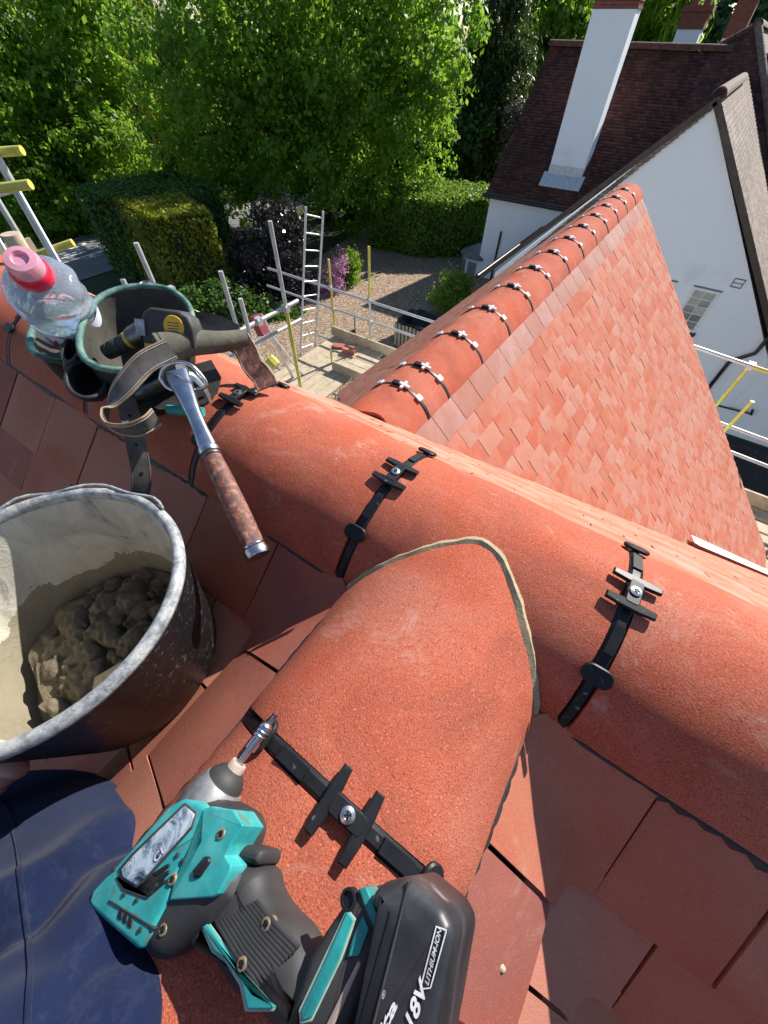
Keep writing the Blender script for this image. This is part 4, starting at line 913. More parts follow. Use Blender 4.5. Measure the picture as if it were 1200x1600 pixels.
# ================================================================ the neighbouring white house
def old_tiles(name, axis, dark, mid, pale):
    t = NT(name); c = t.coord(); s = t.new('SeparateXYZ'); t.link(c, s.inputs[0]); cb = t.new('CombineXYZ')
    t.link(s.outputs[axis], cb.inputs[0]); t.link(t.math('MULTIPLY', s.outputs[2], 1.414), cb.inputs[1])
    br_ = t.new('TexBrick'); t.link(cb.outputs[0], br_.inputs['Vector']); br_.inputs['Scale'].default_value = 1
    br_.inputs['Brick Width'].default_value = .17; br_.inputs['Row Height'].default_value = .115; br_.inputs['Mortar Size'].default_value = .008
    br_.inputs['Color1'].default_value = (0, 0, 0, 1); br_.inputs['Color2'].default_value = (1, 1, 1, 1); br_.inputs['Mortar'].default_value = (.3, .3, .3, 1); br_.inputs['Bias'].default_value = 0
    k = t.math('ADD', t.math('MULTIPLY', br_.outputs[0], .35), t.math('MULTIPLY', t.noise(c, .9, 6, .7, .5), .75))
    col = t.ramp(k, [(.25, dark), (.5, mid), (.85, pale)])
    col = t.mix(t.math('MULTIPLY', br_.outputs['Fac'], .7), col, (.012, .010, .010))
    col = t.mix(t.ramp(t.noise(c, 7, 5, .75), [(.66, 0.0), (.78, .5)]), col, (.22, .20, .16))
    return t.finish(col, .85, t.bump(br_.outputs['Fac'], -.5, .01), 0, .25)
MAT['old_y_shaded'] = old_tiles('old_roof_tiles_front_shaded', 0, (.025, .014, .013), (.070, .028, .022), (.16, .06, .042))  # front slopes: their shade is put into the dark red
MAT['old_x_lit'] = old_tiles('old_roof_tiles_side_lit', 1, (.10, .075, .06), (.18, .13, .10), (.30, .24, .20))  # side slopes: their sunlight is put into the paler grey brown
MAT['barge'] = worn('brown_bargeboard', [(.3, (.035, .022, .016)), (.7, (.085, .055, .04))], 6, .6, .3, 40, .004)
MAT['black_pipe'] = worn('black_pipe', [(.3, (.008, .008, .009)), (.7, (.02, .02, .022))], 10, .35, 0)
MAT['white_paint'] = worn('white_paint', [(.3, (.72, .72, .71)), (.7, (.82, .82, .8))], 6, .45, 0)
MAT['pane'] = worn('dull_glass', [(.3, (.16, .16, .15)), (.7, (.30, .30, .27))], 5, .12, 0, spec=.8)
MAT['brick'] = worn('red_brick', [(.3, (.14, .045, .03)), (.7, (.28, .10, .065))], 9, .85, .5, 30, .01)
MAT['grey_roof'] = worn('grey_lead_roof', [(.3, (.10, .105, .11)), (.7, (.24, .245, .25))], 3, .5, .2, 20, .006)
YG = 13.5
ap = at(1115, 168, Y=YG); lo = at(800, 400, Y=YG); ro = at(1195, 500, Y=YG)
kl = (ap.z-lo.z)/(ap.x-lo.x); kr = (ap.z-ro.z)/(ro.x-ap.x)
XL, XR = at(757, 430, Y=YG).x, 3.7
ZL, ZR = ap.z-(ap.x-XL)*kl, ap.z-(XR-ap.x)*kr
nb = thing('white_house', 'white rendered house with steep dark tiled roofs and gable facing us', 'house', (0, 18, GZ))
def part(name, m, mat, parent=nb, smooth=0): return m.build(name, MAT[mat], parent, smooth)
YW, YR = 20.0, 23.76; ZW, ZRg = -4.0, -.24; XW = at(770, 290, Y=YW).x
m = MB(); m.prism([(XL+.35, GZ), (XR-.35, GZ), (XR-.35, ZR+.2), (ap.x, ap.z), (XL+.35, ZL+.2)], YG, 26, frame((1, 0, 0), (0, 0, 1), (0, 1, 0))); gw = part('gable_wall', m, 'render_white')
m = MB(); m.box(((XW-1.5)/2-.0, (YW+27.5)/2, (GZ+ZW-.22)/2), (abs(XW)-1.5, 27.5-YW, ZW-.22-GZ)); part('wing_wall', m, 'render_white')
def course_slope(name, o, along, out, L, run, pitch, mat, gauge=.115, parent=nb, trim=None):   # stepped courses of tiles as one sloped sheet
    o, a, d, n = slope_frame(o, along, out, pitch); m = MB(); k = int(run/math.cos(pitch)/gauge)+1; rows = []
    for i in range(k):
        l0, l1 = (trim(i*gauge*math.cos(pitch)) if trim else (0, L))
        for q, h in ((i*gauge, .0), ((i+1)*gauge, .022)): rows.append([o+d*q+a*l0+n*(h+.012*math.sin(i*1.7)*.4), o+d*q+a*(l0+l1)/2+n*h, o+d*q+a*l1+n*h])
    m.slab(rows, [[p-n*.10 for p in r] for r in rows]); return part(name, m, mat, parent, 0)
pl_, pr_2 = math.atan(kl), math.atan(kr)
course_slope('roof_slope', (ap.x, YG-.05, ap.z+.16), (0, 1, 0), (1, 0, 0), 10, XR-ap.x+.25, pr_2, 'old_x_lit')
course_slope('roof_slope', (ap.x, YG-.05, ap.z+.10), (0, 1, 0), (-1, 0, 0), 7.5, ap.x-XL+.25, pl_+math.radians(3.5), 'old_x_lit')
course_slope('roof_slope', (XW-.15, YR, ZRg), (1, 0, 0), (0, -1, 0), 9.5, YR-YW+.3, math.radians(45), 'old_y_shaded')
course_slope('roof_slope', (XW-.15, YR, ZRg), (1, 0, 0), (0, 1, 0), 9.5, YR-YW+.3, math.radians(45), 'old_y_shaded')
# bargeboards and verge, ridge tiles
for sx, kk, xe in ((-1, kl, XL-.2), (1, kr, XR+.2)):
    P0, P1 = Vector((ap.x, YG, ap.z+.10)), Vector((xe, YG, ap.z+.10-abs(xe-ap.x)*kk)); m = MB(); u = (P1-P0).normalized(); v = Vector((-u.z, 0, u.x)); v = v if v.z > 0 else -v
    m.add([P0-v*.07+Vector((0, -.07, 0)), P1-v*.07+Vector((0, -.07, 0)), P1+v*.06+Vector((0, -.07, 0)), P0+v*.06+Vector((0, -.07, 0)), P0-v*.07, P1-v*.07, P1+v*.06, P0+v*.06], [(0, 1, 2, 3), (4, 7, 6, 5), (0, 4, 5, 1), (2, 6, 7, 3), (1, 5, 6, 2), (0, 3, 7, 4)]); part('bargeboard', m, 'barge')
def half_round(name, A, B, r, mat, n=10, seg=.45, parent=nb):
    A, B = Vector(A), Vector(B); k = max(1, int((B-A).length/seg)); u = (B-A).normalized(); s_ = u.cross(Vector((0, 0, 1))).normalized(); up = s_.cross(u)
    for i in range(k):
        a, b = lerp(A, B, (i+.01)/k), lerp(A, B, (i+.97)/k); m = MB()
        rows = [[p+s_*(r*math.sin(q))+up*(r*math.cos(q)-r*.5) for q in [lerp(-1.4, 1.4, j/n) for j in range(n+1)]] for p in (a, b)]
        m.slab(rows, [[p-up*.02 for p in rr_] for rr_ in rows]); part(name, m, mat, parent, 60)
MAT['old_ridge'] = worn('lichened_ridge', [(.3, (.10, .065, .05)), (.6, (.20, .14, .11)), (.8, (.32, .28, .22))], 12, .9, .3, 60, .004)
half_round('ridge_tile', (ap.x, YG-.2, ap.z+.24), (ap.x, YG+6.5, ap.z+.24), .14, 'old_ridge')
MAT['mossy_ridge'] = worn('mossy_ridge', [(.3, (.05, .022, .017)), (.6, (.12, .045, .03)), (.8, (.20, .17, .08))], 6, .9, .3, 60, .004)
half_round('ridge_tile', (XW-.2, YR, ZRg+.08), (-1.6, YR, ZRg+.08), .17, 'mossy_ridge')
# taller wing at the back right, hipped towards us
dr_ = ray(1183, 40); rr0 = dr_.z/dr_.y; ya = 24/(1-rr0); A_ = Vector((dr_.x/dr_.y*ya, ya, ya*rr0)); W_ = at(1106, 90, Y=YR); W_.z = ZRg; z0_ = ZW
q1 = Vector((A_.x+(A_.z-z0_)*.9, 20, z0_)); B_ = Vector((A_.x, 36, A_.z)); q2 = Vector((q1.x, 36, z0_)); q0 = Vector((W_.x, 20, z0_)); up_ = Vector((0, -.02, .03))
for fs, mt in (((W_+up_, A_+up_, q1+up_, q0+up_), 'old_y_shaded'), ((A_, q1, q2, B_), 'old_x_lit'), ((A_, B_, Vector((W_.x, 36, ZRg)), W_), 'old_x_lit')):
    m = MB(); n = (fs[1]-fs[0]).cross(fs[2]-fs[0]).normalized(); n = n if n.z > 0 else -n; k = len(fs)
    m.add([*fs, *[p-n*.1 for p in fs]], [tuple(range(k)), tuple(range(k, 2*k))[::-1]]+[(i, (i+1) % k, (i+1) % k+k, i+k) for i in range(k)]); part('roof_slope', m, mt)
half_round('ridge_tile', A_+Vector((0, -.1, .08)), B_+Vector((0, 0, .08)), .16, 'old_ridge')
half_round('hip_tile', A_+Vector((0, 0, .08)), q1+Vector((0, 0, .08)), .13, 'old_ridge')
half_round('hip_tile', W_+Vector((0, 0, .06)), A_+Vector((0, 0, .06)), .10, 'mossy_ridge')
m = MB(); m.box((A_.x+1, 28, (GZ+z0_-.4)/2), (6, 15.4, z0_-.4-GZ)); part('rear_wall', m, 'render_white')
m = MB(); m.box((6.3, YG+1.05, (GZ-4.9)/2), (6.2, 2.0, -4.9-GZ)); part('outshot_wall', m, 'render_white')
m = MB(); m.box((6.3, YG+1.0, -4.85), (6.4, 2.2, .1)); part('outshot_roof', m, 'grey_roof')
# gutters and downpipes
def pipe(name, pts, r, mat='black_pipe', parent=nb, n=8): m = MB(); m.tube(pts, r, n); return part(name, m, mat, parent, 60)
pipe('gutter', [(XW-.25, YW-.36, ZW-.28), (-2.6, YW-.36, ZW-.28)], .07)
m = MB(); m.box(((XW-2.6)/2, YW-.20, ZW-.20), (abs(XW)-2.3, .3, .05)); part('soffit', m, 'barge')
a = at(783, 362, Y=YW-.06); pipe('downpipe', [a, Vector((a.x, a.y, GZ))], .045)
g0 = at(885, 320, Y=YG+.3); 
pipe('gutter', [(XL-.22, YG-.1, ZL-.02), (XL-.22, 19.8, ZL-.02)], .07)
pipe('downpipe', [at(x, y, Y=YG-.07) for x, y in ((1215, 515), (1199, 530), (1180, 552), (1148, 562), (1138, 567), (1100, 615), (1085, 650))], .05)
pipe('waste_pipe', [at(1098, 628, Y=YG-.06), at(1174, 647, Y=YG-.06)], .024); pipe('waste_pipe', [at(1174, 648, Y=YG-.06), at(1176, 640, Y=YG-.12)], .03)
pipe('downpipe', [Vector((at(1092, 640, Y=YG-.07).x, YG-.07, at(1092, 640, Y=YG-.07).z)), Vector((at(1092, 640, Y=YG-.07).x, YG-.07, GZ))], .05)
# gable windows and a small air brick
def window(xa, za, w, h, cols, rws):
    m = MB(); f = .06; y = YG
    for c_, s_ in (((xa+w/2, y-.02, za-f/2), (w, .06, f)), ((xa+w/2, y-.02, za-h+f/2), (w, .06, f)), ((xa+f/2, y-.02, za-h/2), (f, .06, h-2*f)), ((xa+w-f/2, y-.02, za-h/2), (f, .06, h-2*f))): m.box(c_, s_)
    wi = part('window', m, 'white_paint')
    m = MB(); m.box((xa+w/2, y-.05, za-h-.04), (w+.1, .16, .07)); part('sill', m, 'black_pipe', wi)
    m = MB(); m.box((xa+w/2, y-.018, za+.016), (w+.05, .05, .025)); part('lead_drip', m, 'grey_roof', wi)
    gw_, gh = (w-2*f)/cols, (h-2*f)/rws
    for i in range(cols):
        for j in range(rws):
            m = MB(); m.box((xa+f+gw_*(i+.5), y-.005+.004*((i+j) % 2), za-f-gh*(j+.5)), (gw_-.018, .012, gh-.018), Matrix.Rotation(random.uniform(-.03, .03), 3, 'Z') @ Matrix.Rotation(random.uniform(-.03, .03), 3, 'X')); part('pane', m, 'pane', wi)
    m = MB(); m.box((xa+w/2, y+.006, za-h/2), (w-2*f, .01, h-2*f)); part('glazing_bar', m, 'grey_roof', wi)
a, b = at(1085, 447, Y=YG), at(1060, 513, Y=YG); c_ = at(1126, 458, Y=YG); window(a.x, a.z, c_.x-a.x, a.z-b.z, 2, 5)
a2 = at(1040, 434, Y=YG); window(a2.x-.42, a.z, .72, .62, 2, 3)
m = MB(); v = at(1153, 443, Y=YG-.02)
for c_, s_ in (((v.x, YG-.01, v.z+.09), (.24, .03, .018)), ((v.x, YG-.01, v.z-.09), (.24, .03, .018)), ((v.x-.11, YG-.01, v.z), (.018, .03, .162)), ((v.x+.11, YG-.01, v.z), (.018, .03, .162)), ((v.x, YG-.008, v.z), (.20, .02, .016))): m.box(c_, s_)
part('wall_vent', m, 'grey_roof')
m = MB(); m.box(((XL+XR)/2, YG-.03, GZ+.12), (XR-XL-.66, .06, .5)); part('plinth', m, 'grey_roof')
# white chimney standing on the front slope
yc_ = 20.55; x0, x1 = at(857, 268, Y=yc_).x, at(906, 285, Y=yc_).x; zt = at(925, 14, Y=yc_).z
x1 = x0+max(.9, x1-x0); m = MB(); m.box(((x0+x1)/2, yc_+.32, (zt-4.2)/2), (x1-x0, .64, zt+4.2)); ch = part('chimney', m, 'render_white')
for k in range(8): m = MB(); m.box(((x0+x1)/2, yc_+.32, zt+.04+k*.075), (x1-x0+(.02 if k % 2 else .06)+(.12 if k > 5 else 0), .66+(.1 if k > 5 else 0), .066)); part('brick_course', m, 'brick', ch)
for k in (-.22, .22): m = MB(); m.lathe([(.12, 0), (.14, .05), (.10, .1), (.09, .45), (.12, .5), (.09, .52)], Matrix.Translation(((x0+x1)/2+k, yc_+.32, zt+.63)), 14); part('chimney_pot', m, 'brick', ch, 40)
m = MB(); zb_ = at(880, 276, Y=yc_).z; m.add([(x0-.16, yc_-.34, zb_-.28), (x1+.14, yc_-.34, zb_-.28), (x1+.14, yc_+.02, zb_+.08), (x0-.16, yc_+.02, zb_+.08), (x0-.16, yc_-.34, zb_-.31), (x1+.14, yc_-.34, zb_-.31), (x1+.14, yc_+.02, zb_+.05), (x0-.16, yc_+.02, zb_+.05)], [(0, 1, 2, 3), (4, 7, 6, 5), (0, 4, 5, 1), (1, 5, 6, 2), (2, 6, 7, 3), (3, 7, 4, 0)]); m.box(((x0+x1)/2, yc_-.012, zb_+.16), (x1-x0+.02, .02, .3)); part('lead_flashing', m, 'lead', ch)
# bay window on the end wall
bxc = at(742, 420, Y=20.9); bay = empty('bay_anchor'); COL.objects.unlink(bay); bpy.data.objects.remove(bay)
def octa(cx, cy, r): return [(cx+r*math.cos(PI/8+k*PI/4), cy+r*math.sin(PI/8+k*PI/4)) for k in range(8)]
cx, cy = XW-.30, 20.75; zt_ = at(738, 402, Y=cy-.6).z
m = MB(); m.prism(octa(cx, cy, .82), GZ, zt_); bay = part('bay_window', m, 'white_paint')
m = MB(); m.prism(octa(cx, cy, .98), zt_, zt_+.10); oo = octa(cx, cy, .96); m.add([(*p, zt_+.10) for p in oo]+[(cx+.25, cy, zt_+.62)], [(i, (i+1) % 8, 8) for i in range(8)]); part('bay_roof', m, 'grey_roof', bay)
oc = octa(cx, cy, .825)
for k in range(8):
    a, b = Vector((*oc[k], 0)), Vector((*oc[(k+1) % 8], 0)); md = (a+b)/2; o_ = (md-Vector((cx, cy, 0))).normalized()
    m = MB(); u = (b-a); M3 = frame(u.normalized(), o_, (0, 0, 1)).to_3x3(); m.box((md.x+o_.x*.01, md.y+o_.y*.01, zt_-.75), (u.length*.72, .03, 1.2), M3); part('bay_pane', m, 'pane', bay)

# ---- chimneys of houses further off
def far_chimney(label, px, py, D, w, h, pots, lean=0):
    p = ray(px, py); p = p*(D/math.hypot(p.x, p.y)); t_ = thing('far_chimney', label, 'chimney', (p.x, p.y, p.z-1.0))
    m = MB(); m.box((p.x, p.y, p.z-6), (w, w*.7, 12)); m.build('stack', MAT['render_white'], t_, 0)
    m = MB(); m.box((p.x, p.y, p.z+h/2), (w*1.08, w*.78, h)); m.box((p.x, p.y, p.z+h), (w*1.25, w*.95, h*.3)); m.build('brick_head', MAT['brick'], t_, 0)
    for k in range(pots): m = MB(); m.lathe([(.20, 0), (.16, .2), (.13, .9), (.18, 1.0), (.14, 1.05)], Matrix.Translation((p.x+(k-(pots-1)/2)*w*.5, p.y, p.z+h*1.1)), 12); m.build('chimney_pot', MAT['brick'], t_, 40)
far_chimney('far white chimney with two tall red pots beyond the dark ridge', 1079, 46, 36, 1.15, .65, 2)
far_chimney('dark brick far chimney at the top right corner', 1143, 60, 40, .9, 1.6, 1)
fh = thing('far_house', 'pale sliver of a far house roof behind the dark hip', 'house', (-1.5, 34, GZ)); q = ray(1125, 78); q = q*(33/math.hypot(q.x, q.y))
m = MB(); m.prism([(-3, 0), (3, 0), (3, 4.5), (0, 7.2), (-3, 4.5)], 0, 6, frame((1, 0, 0), (0, 0, 1), (0, 1, 0), (q.x+1.2, q.y, GZ))); m.build('gable_wall', MAT['render_white'], fh, 0)
m = MB(); m.prism([(-3.3, 4.3), (0, 7.3), (3.3, 4.3), (3.3, 4.5), (0, 7.55), (-3.3, 4.5)], -.2, 6.2, frame((1, 0, 0), (0, 0, 1), (0, 1, 0), (q.x+1.2, q.y, GZ))); m.build('roof', MAT['old_y_shaded'], fh, 0)

# ================================================================ scaffolds
MAT['galv'] = worn('galvanised_tube', [(.3, (.42, .43, .43)), (.7, (.62, .62, .60))], 9, .42, .15, 60, .002, metal=.35)
MAT['yellow_tube'] = worn('yellow_painted_tube', [(.3, (.42, .37, .05)), (.6, (.62, .55, .10)), (.85, (.70, .66, .35))], 7, .45, .15, 60, .002)
MAT['board'] = worn('scaffold_board', [(.25, (.30, .23, .15)), (.5, (.46, .37, .25)), (.8, (.60, .51, .37))], 3.5, .8, .4, 30, .004, dist=2)
MAT['alu'] = worn('ladder_aluminium', [(.3, (.55, .56, .57)), (.7, (.72, .72, .72))], 12, .4, .1, 60, .001, metal=.5)
TR = .0242
def tube(par, a, b, mat='galv', name='tube', r=TR): m = MB(); m.tube([a, b], r, 12); return m.build(name, MAT[mat], par, 60)
def coupler(par, p): m = MB(); m.box(p, (.075, .07, .085)); m.tube([Vector(p)+Vector((.03, -.02, .03)), Vector(p)+Vector((.06, -.05, .03))], .012, 6); m.build('coupler', MAT['galv'], par, 30)
ZD = -4.4
sc1 = thing('scaffold_platform', 'boarded scaffold platform with guard rails beyond the gable eaves', 'scaffold', (-5.2, 5, GZ))
def post(par, plan, top_z, bot_z=GZ, ymat='galv', two=None): 
    if two: tube(par, (plan[0], plan[1], two), (plan[0], plan[1], top_z), 'yellow_tube', 'standard'); tube(par, (plan[0], plan[1], bot_z), (plan[0], plan[1], two-.002), ymat, 'standard')
    else: tube(par, (plan[0], plan[1], bot_z), (plan[0], plan[1], top_z), ymat, 'standard')
p1_ = at(573, 545, Z=ZD); pA = (p1_.x, 6.62); post(sc1, pA, height_at(577, 385, pA), two=-3.45)
p2_ = at(515, 527, Z=ZD); pB = (p2_.x-.02, 6.62); post(sc1, pB, height_at(511, 405, pB), ymat='yellow_tube')
tube(sc1, (-7.7, 6.56, -3.4), (-3.1, 6.56, -3.4), name='guard_rail'); tube(sc1, (-8.0, 6.68, -3.87), (-3.2, 6.68, -3.87), name='guard_rail')
for p in (pA, pB): coupler(sc1, (p[0], p[1]-.03, -3.4)); coupler(sc1, (p[0], p[1]+.02, -3.87))
# boards run along Y; toe boards on edge
rb = random.Random(3)
for k in range(6):
    xa = -5.80+k*.232; y0 = 1.2+rb.random()*.3; y1 = 6.50+rb.random()*.04
    m = MB(); m.box((xa+.112, (y0+y1)/2, ZD-.019+rb.uniform(-.004, .004)), (.222, y1-y0, .038), Matrix.Rotation(rb.uniform(-.003, .003), 3, 'Z')); m.build('board', MAT['board'], sc1, 0)
for k in range(4): tube(sc1, (-6.2, 1.6+k*1.6, ZD-.066), (-4.2, 1.6+k*1.6, ZD-.066), name='transom')
m = MB(); m.box((-4.55, 6.53, ZD+.105), (2.65, .036, .21)); m.build('toe_board', MAT['board'], sc1, 0)
m = MB(); a = at(521, 577, Z=ZD+.0); m.box((a.x+.55, a.y-.02, ZD+.10), (1.1, .036, .20)); m.build('toe_board', MAT['board'], sc1, 0)
for k in range(3): m = MB(); m.box((a.x+.62, a.y+.22+.23*k, ZD+.022+.003*k), (1.0, .215, .038)); m.build('board', MAT['board'], sc1, 0)
b_ = at(521, 570, Z=ZD); tube(sc1, (b_.x-.05, b_.y+.02, GZ), (b_.x-.05, b_.y+.02, height_at(523, 548, (b_.x, b_.y))), 'yellow_tube', 'standard')
# ladder through the platform edge
def ladder(name, label, A0, A1, B0, B1, r=.021, step=.26):
    t_ = thing(name, label, 'ladder', tuple(lerp(A0, B0, .5))); 
    for a, b in ((A0, A1), (B0, B1)): tube(t_, a, b, 'alu', 'stile', r)
    n = int((A1-A0).length/step)
    for i in range(n):
        f = (i+.6)/n; tube(t_, lerp(A0, A1, f), lerp(B0, B1, f), 'alu', 'rung', r*.62)
    return t_
def on_z(x, y, z): return at(x, y, Z=z)
Lb, Rb = at(470, 554, Z=ZD), at(493, 540, Z=ZD); zl_, zr_ = height_at(478, 323, Lb), height_at(505, 330, Rb)
dl = Vector((-.10, 0, 0)); ext = (ZD-GZ)
lz = lambda b, zt: (Vector((b.x-.35, b.y, GZ)), Vector((b.x+.02, b.y, zt)))
(A0, A1), (B0, B1) = lz(Lb, zl_), lz(Rb, zr_)
A1 = at(478, 323, X=Lb.x+.30); B1 = at(505, 330, X=Lb.x+.30)
A0 = Lb+(Lb-A1)*((Lb.z-GZ)/(A1.z-Lb.z)); B0 = Rb+(Rb-B1)*((Rb.z-GZ)/(B1.z-Rb.z))
ladder('access_ladder', 'aluminium access ladder rising at the corner of the boarded platform', A0, A1, B0, B1)
# stack of tiles, fallen board, hoist frame
st = thing('tile_stack', 'small stack of red roof tiles on the scaffold boards', 'tiles', tuple(at(546, 553, Z=ZD)))
c0 = at(546, 551, Z=ZD)
for k in range(5): m = MB(); m.box((c0.x+rb.uniform(-.01, .01), c0.y+rb.uniform(-.01, .01), ZD+.012+k*.024), (.27, .17, .02), Matrix.Rotation(.35+rb.uniform(-.05, .05), 3, 'Z')); m.build('tile', MAT['tile'], st, 0)
for k in range(2): m = MB(); m.box((c0.x-.34, c0.y+.05, ZD+.012+k*.024), (.27, .17, .02), Matrix.Rotation(.2+.2*k, 3, 'Z')); m.build('tile', MAT['tile'], st, 0)
hs = thing('hoist_stand', 'pale tube stand with a red box head on the scaffold boards', 'stand', tuple(at(462, 590, Z=ZD)))
f1, f2 = at(458, 590, Z=ZD), at(473, 586, Z=ZD); hd = pd(408, 492, 6.0)
tube(hs, f1, hd, 'alu', 'leg', .03); tube(hs, f2, lerp(hd, f1, .28), 'alu', 'leg', .022)
MAT['red_paint'] = worn('faded_red', [(.3, (.22, .03, .045)), (.7, (.36, .07, .08))], 12, .5, .1, 60)
m = MB(); m.box(pd(405, 508, 6.0), (.16, .14, .30), Matrix.Rotation(-.35, 3, 'Y')); m.build('red_head', MAT['red_paint'], hs, 0)
m = MB(); m.tube([pd(402, 525, 6.0), pd(418, 556, 6.3)], .006, 5); m.tube([pd(412, 522, 6.0), pd(428, 556, 6.3)], .006, 5); m.build('cord', MAT['board'], hs, 0)
m = MB(); m.tube([pd(420, 560, 6.2), pd(432, 572, 6.25)], [.09, .09], 8); m.build('yellow_winch', MAT['yellow_tube'], hs, 30)
# nearer run of tubes on the left, behind the tool belt
sc2 = thing('scaffold_tubes', 'row of bare scaffold tubes standing behind the tool belt', 'scaffold', (-4, 2.6, GZ))
def vpost(par, xt, yt, xb, yb, depth, mat='galv', cap=None):
    b = pd(xb, yb, depth); zt = height_at(xt, yt, b); tube(par, (b.x, b.y, zt-.9), (b.x, b.y, zt), 'galv' if not cap else 'yellow_tube', 'standard'); tube(par, (b.x, b.y, GZ), (b.x, b.y, zt-.902), mat, 'standard'); return b
vpost(sc2, 222, 378, 245, 455, 3.8); vpost(sc2, 350, 423, 367, 500, 4.1); vpost(sc2, 380, 466, 390, 520, 4.3); b3 = vpost(sc2, 426, 345, 447, 482, 4.7, 'yellow_tube')
vpost(sc2, 192, 436, 197, 448, 3.6)
k_ = 4.7/at(447, 482, Z=-3.4).dot(FWD)
C0, C1 = at(340, 535, Z=-3.4*k_), at(465, 470, Z=-3.4*k_); tube(sc2, C0, C1, name='guard_rail', r=.026); D0, D1 = at(350, 562, Z=-3.87*k_), at(470, 499, Z=-3.87*k_); tube(sc2, D0, D1, name='guard_rail')
for p in ((447, 482), (404, 502)): coupler(sc2, at(*p, Z=-3.4*k_))
tube(sc2, pd(262, 470, 3.9), pd(375, 517, 4.3), 'yellow_tube', 'guard_rail'); coupler(sc2, pd(368, 513, 4.2)); coupler(sc2, pd(268, 455, 3.85))
tube(sc2, pd(330, 575, 4.4), pd(440, 612, 5.0), 'board', 'ledger'); 
# far left: ladder head, yellow tubes and a timber post by the road end of the roof
sc3 = thing('scaffold_corner', 'yellow scaffold tube ends and timber post at the left edge', 'scaffold', tuple(Vector((pd(40, 330, 2.6).x, pd(40, 330, 2.6).y, GZ))))
for (xa, ya, xb, yb, d) in ((-90, 244, 35, 235, 2.3), (-90, 306, 48, 288, 2.2), (60, 398, 114, 379, 2.7)): tube(sc3, pd(xa, ya, d), pd(xb, yb, d), 'yellow_tube', 'guard_rail')
pp = pd(20, 372, 3.0); m = MB(); m.tube([(pp.x, pp.y, GZ), (pp.x, pp.y, pp.z+.03)], .07, 12); m.build('timber_post', MAT['board'], sc3, 60)
m = MB(); m.box((pp.x-.12, pp.y-.05, pp.z-.25), (.02, .4, .4)); m.build('timber_panel', MAT['board'], sc3, 0)
tube(sc3, (pd(-30, 320, 2.2).x, pd(-30, 320, 2.2).y, GZ), pd(-30, 200, 2.2), 'galv', 'standard'); tube(sc3, (pd(-36, 320, 3).x, pd(-36, 320, 3).y, GZ), pd(-36, 260, 3), 'galv', 'standard')
A0, A1, B0, B1 = pd(90, 405, 2.55), pd(3, 252, 2.35), pd(28, 425, 2.7), pd(-62, 270, 2.5)
A0 = A0+(A0-A1)*.4; B0 = B0+(B0-B1)*.4
ladder('roof_ladder', 'pale aluminium ladder leaning at the left edge of the picture', A0, A1, B0, B1, .012, .27)
# right-hand platform beyond the verge
sc4 = thing('side_scaffold', 'scaffold with pale boards and yellow tubes between the two houses', 'scaffold', (2.5, 6, GZ))
tube(sc4, at(1050, 530, Y=6.2), at(1176, 573, Y=6.2), 'galv', 'guard_rail'); tube(sc4, at(1176.5, 573.2, Y=6.2), at(1300, 614, Y=6.2), 'yellow_tube', 'guard_rail')
v1 = at(1172, 572, Y=6.26); tube(sc4, v1, (v1.x, v1.y, -3.3), 'yellow_tube', 'standard'); tube(sc4, (v1.x, v1.y, -3.302), (v1.x, v1.y, GZ), 'galv', 'standard'); coupler(sc4, v1)
v2 = at(1176, 627, Y=6.0); tube(sc4, v2, (v2.x, v2.y, GZ), 'yellow_tube', 'standard')
tube(sc4, at(1090, 648, Y=6.2), at(1300, 726, Y=6.2), 'galv', 'guard_rail'); tube(sc4, at(1100, 690, Y=6.12), at(1300, 768, Y=6.12), 'galv', 'guard_rail')
m = MB(); tb = at(1137, 753, Y=6.05); m.box((tb.x+2, 6.05, tb.z-.11), (6.2, .036, .21)); m.build('toe_board', MAT['board'], sc4, 0)
zb4 = tb.z-.24
for k in range(6): m = MB(); m.box((tb.x+1.8, 5.92-k*.236-.02*(k % 3), zb4), (6.4, .205, .038), Matrix.Rotation(rb.uniform(-.006, .006), 3, 'Z')); m.build('board', MAT['board'], sc4, 0)
v3 = at(1200, 850, Y=5.35); tube(sc4, (v3.x, 5.2, GZ), (v3.x, 5.2, -4.2), 'galv', 'standard')
# ================================================================ ground and planting
def sheet(name, pts, z, mat): m = MB(); m.add([(x, y, z) for x, y in pts], [tuple(range(len(pts)))]); return tag(m.build(name, mat, None, 0), kind='structure')
MAT['earth'] = worn('rough_ground', [(.3, (.025, .03, .012)), (.6, (.05, .055, .022)), (.8, (.09, .075, .04))], .6, .95, .6, 6, .05, detail=8)
t = NT('gravel'); c = t.coord(); vo = t.new('TexVoronoi'); vo.inputs['Scale'].default_value = 24; t.link(c, vo.inputs['Vector'])
big = t.noise(c, .5, 4, .6); sr = t.new('SeparateColor'); t.link(vo.outputs['Color'], sr.inputs[0])
col = t.ramp(sr.outputs[0], [(.05, (.12, .080, .052)), (.45, (.28, .185, .12)), (.8, (.37, .27, .19)), (.97, (.56, .48, .38))])
col = t.mix(t.ramp(big, [(.4, 0.0), (.7, .35)]), col, (.20, .15, .10))
MAT['gravel'] = t.finish(col, .95, t.bump(vo.outputs['Distance'], -.9, .03), 0, .2)
MAT['asphalt'] = worn('asphalt', [(.3, (.13, .132, .133)), (.7, (.19, .19, .186))], 1.5, .9, .4, 90, .006)
MAT['road_paint'] = worn('road_paint', [(.35, (.45, .45, .43)), (.5, (.72, .72, .70))], 9, .7, .2, 60, .003)
MAT['dry_grass'] = worn('dry_verge', [(.3, (.10, .085, .03)), (.6, (.22, .17, .08)), (.8, (.30, .24, .13))], 3, .95, .6, 20, .03)
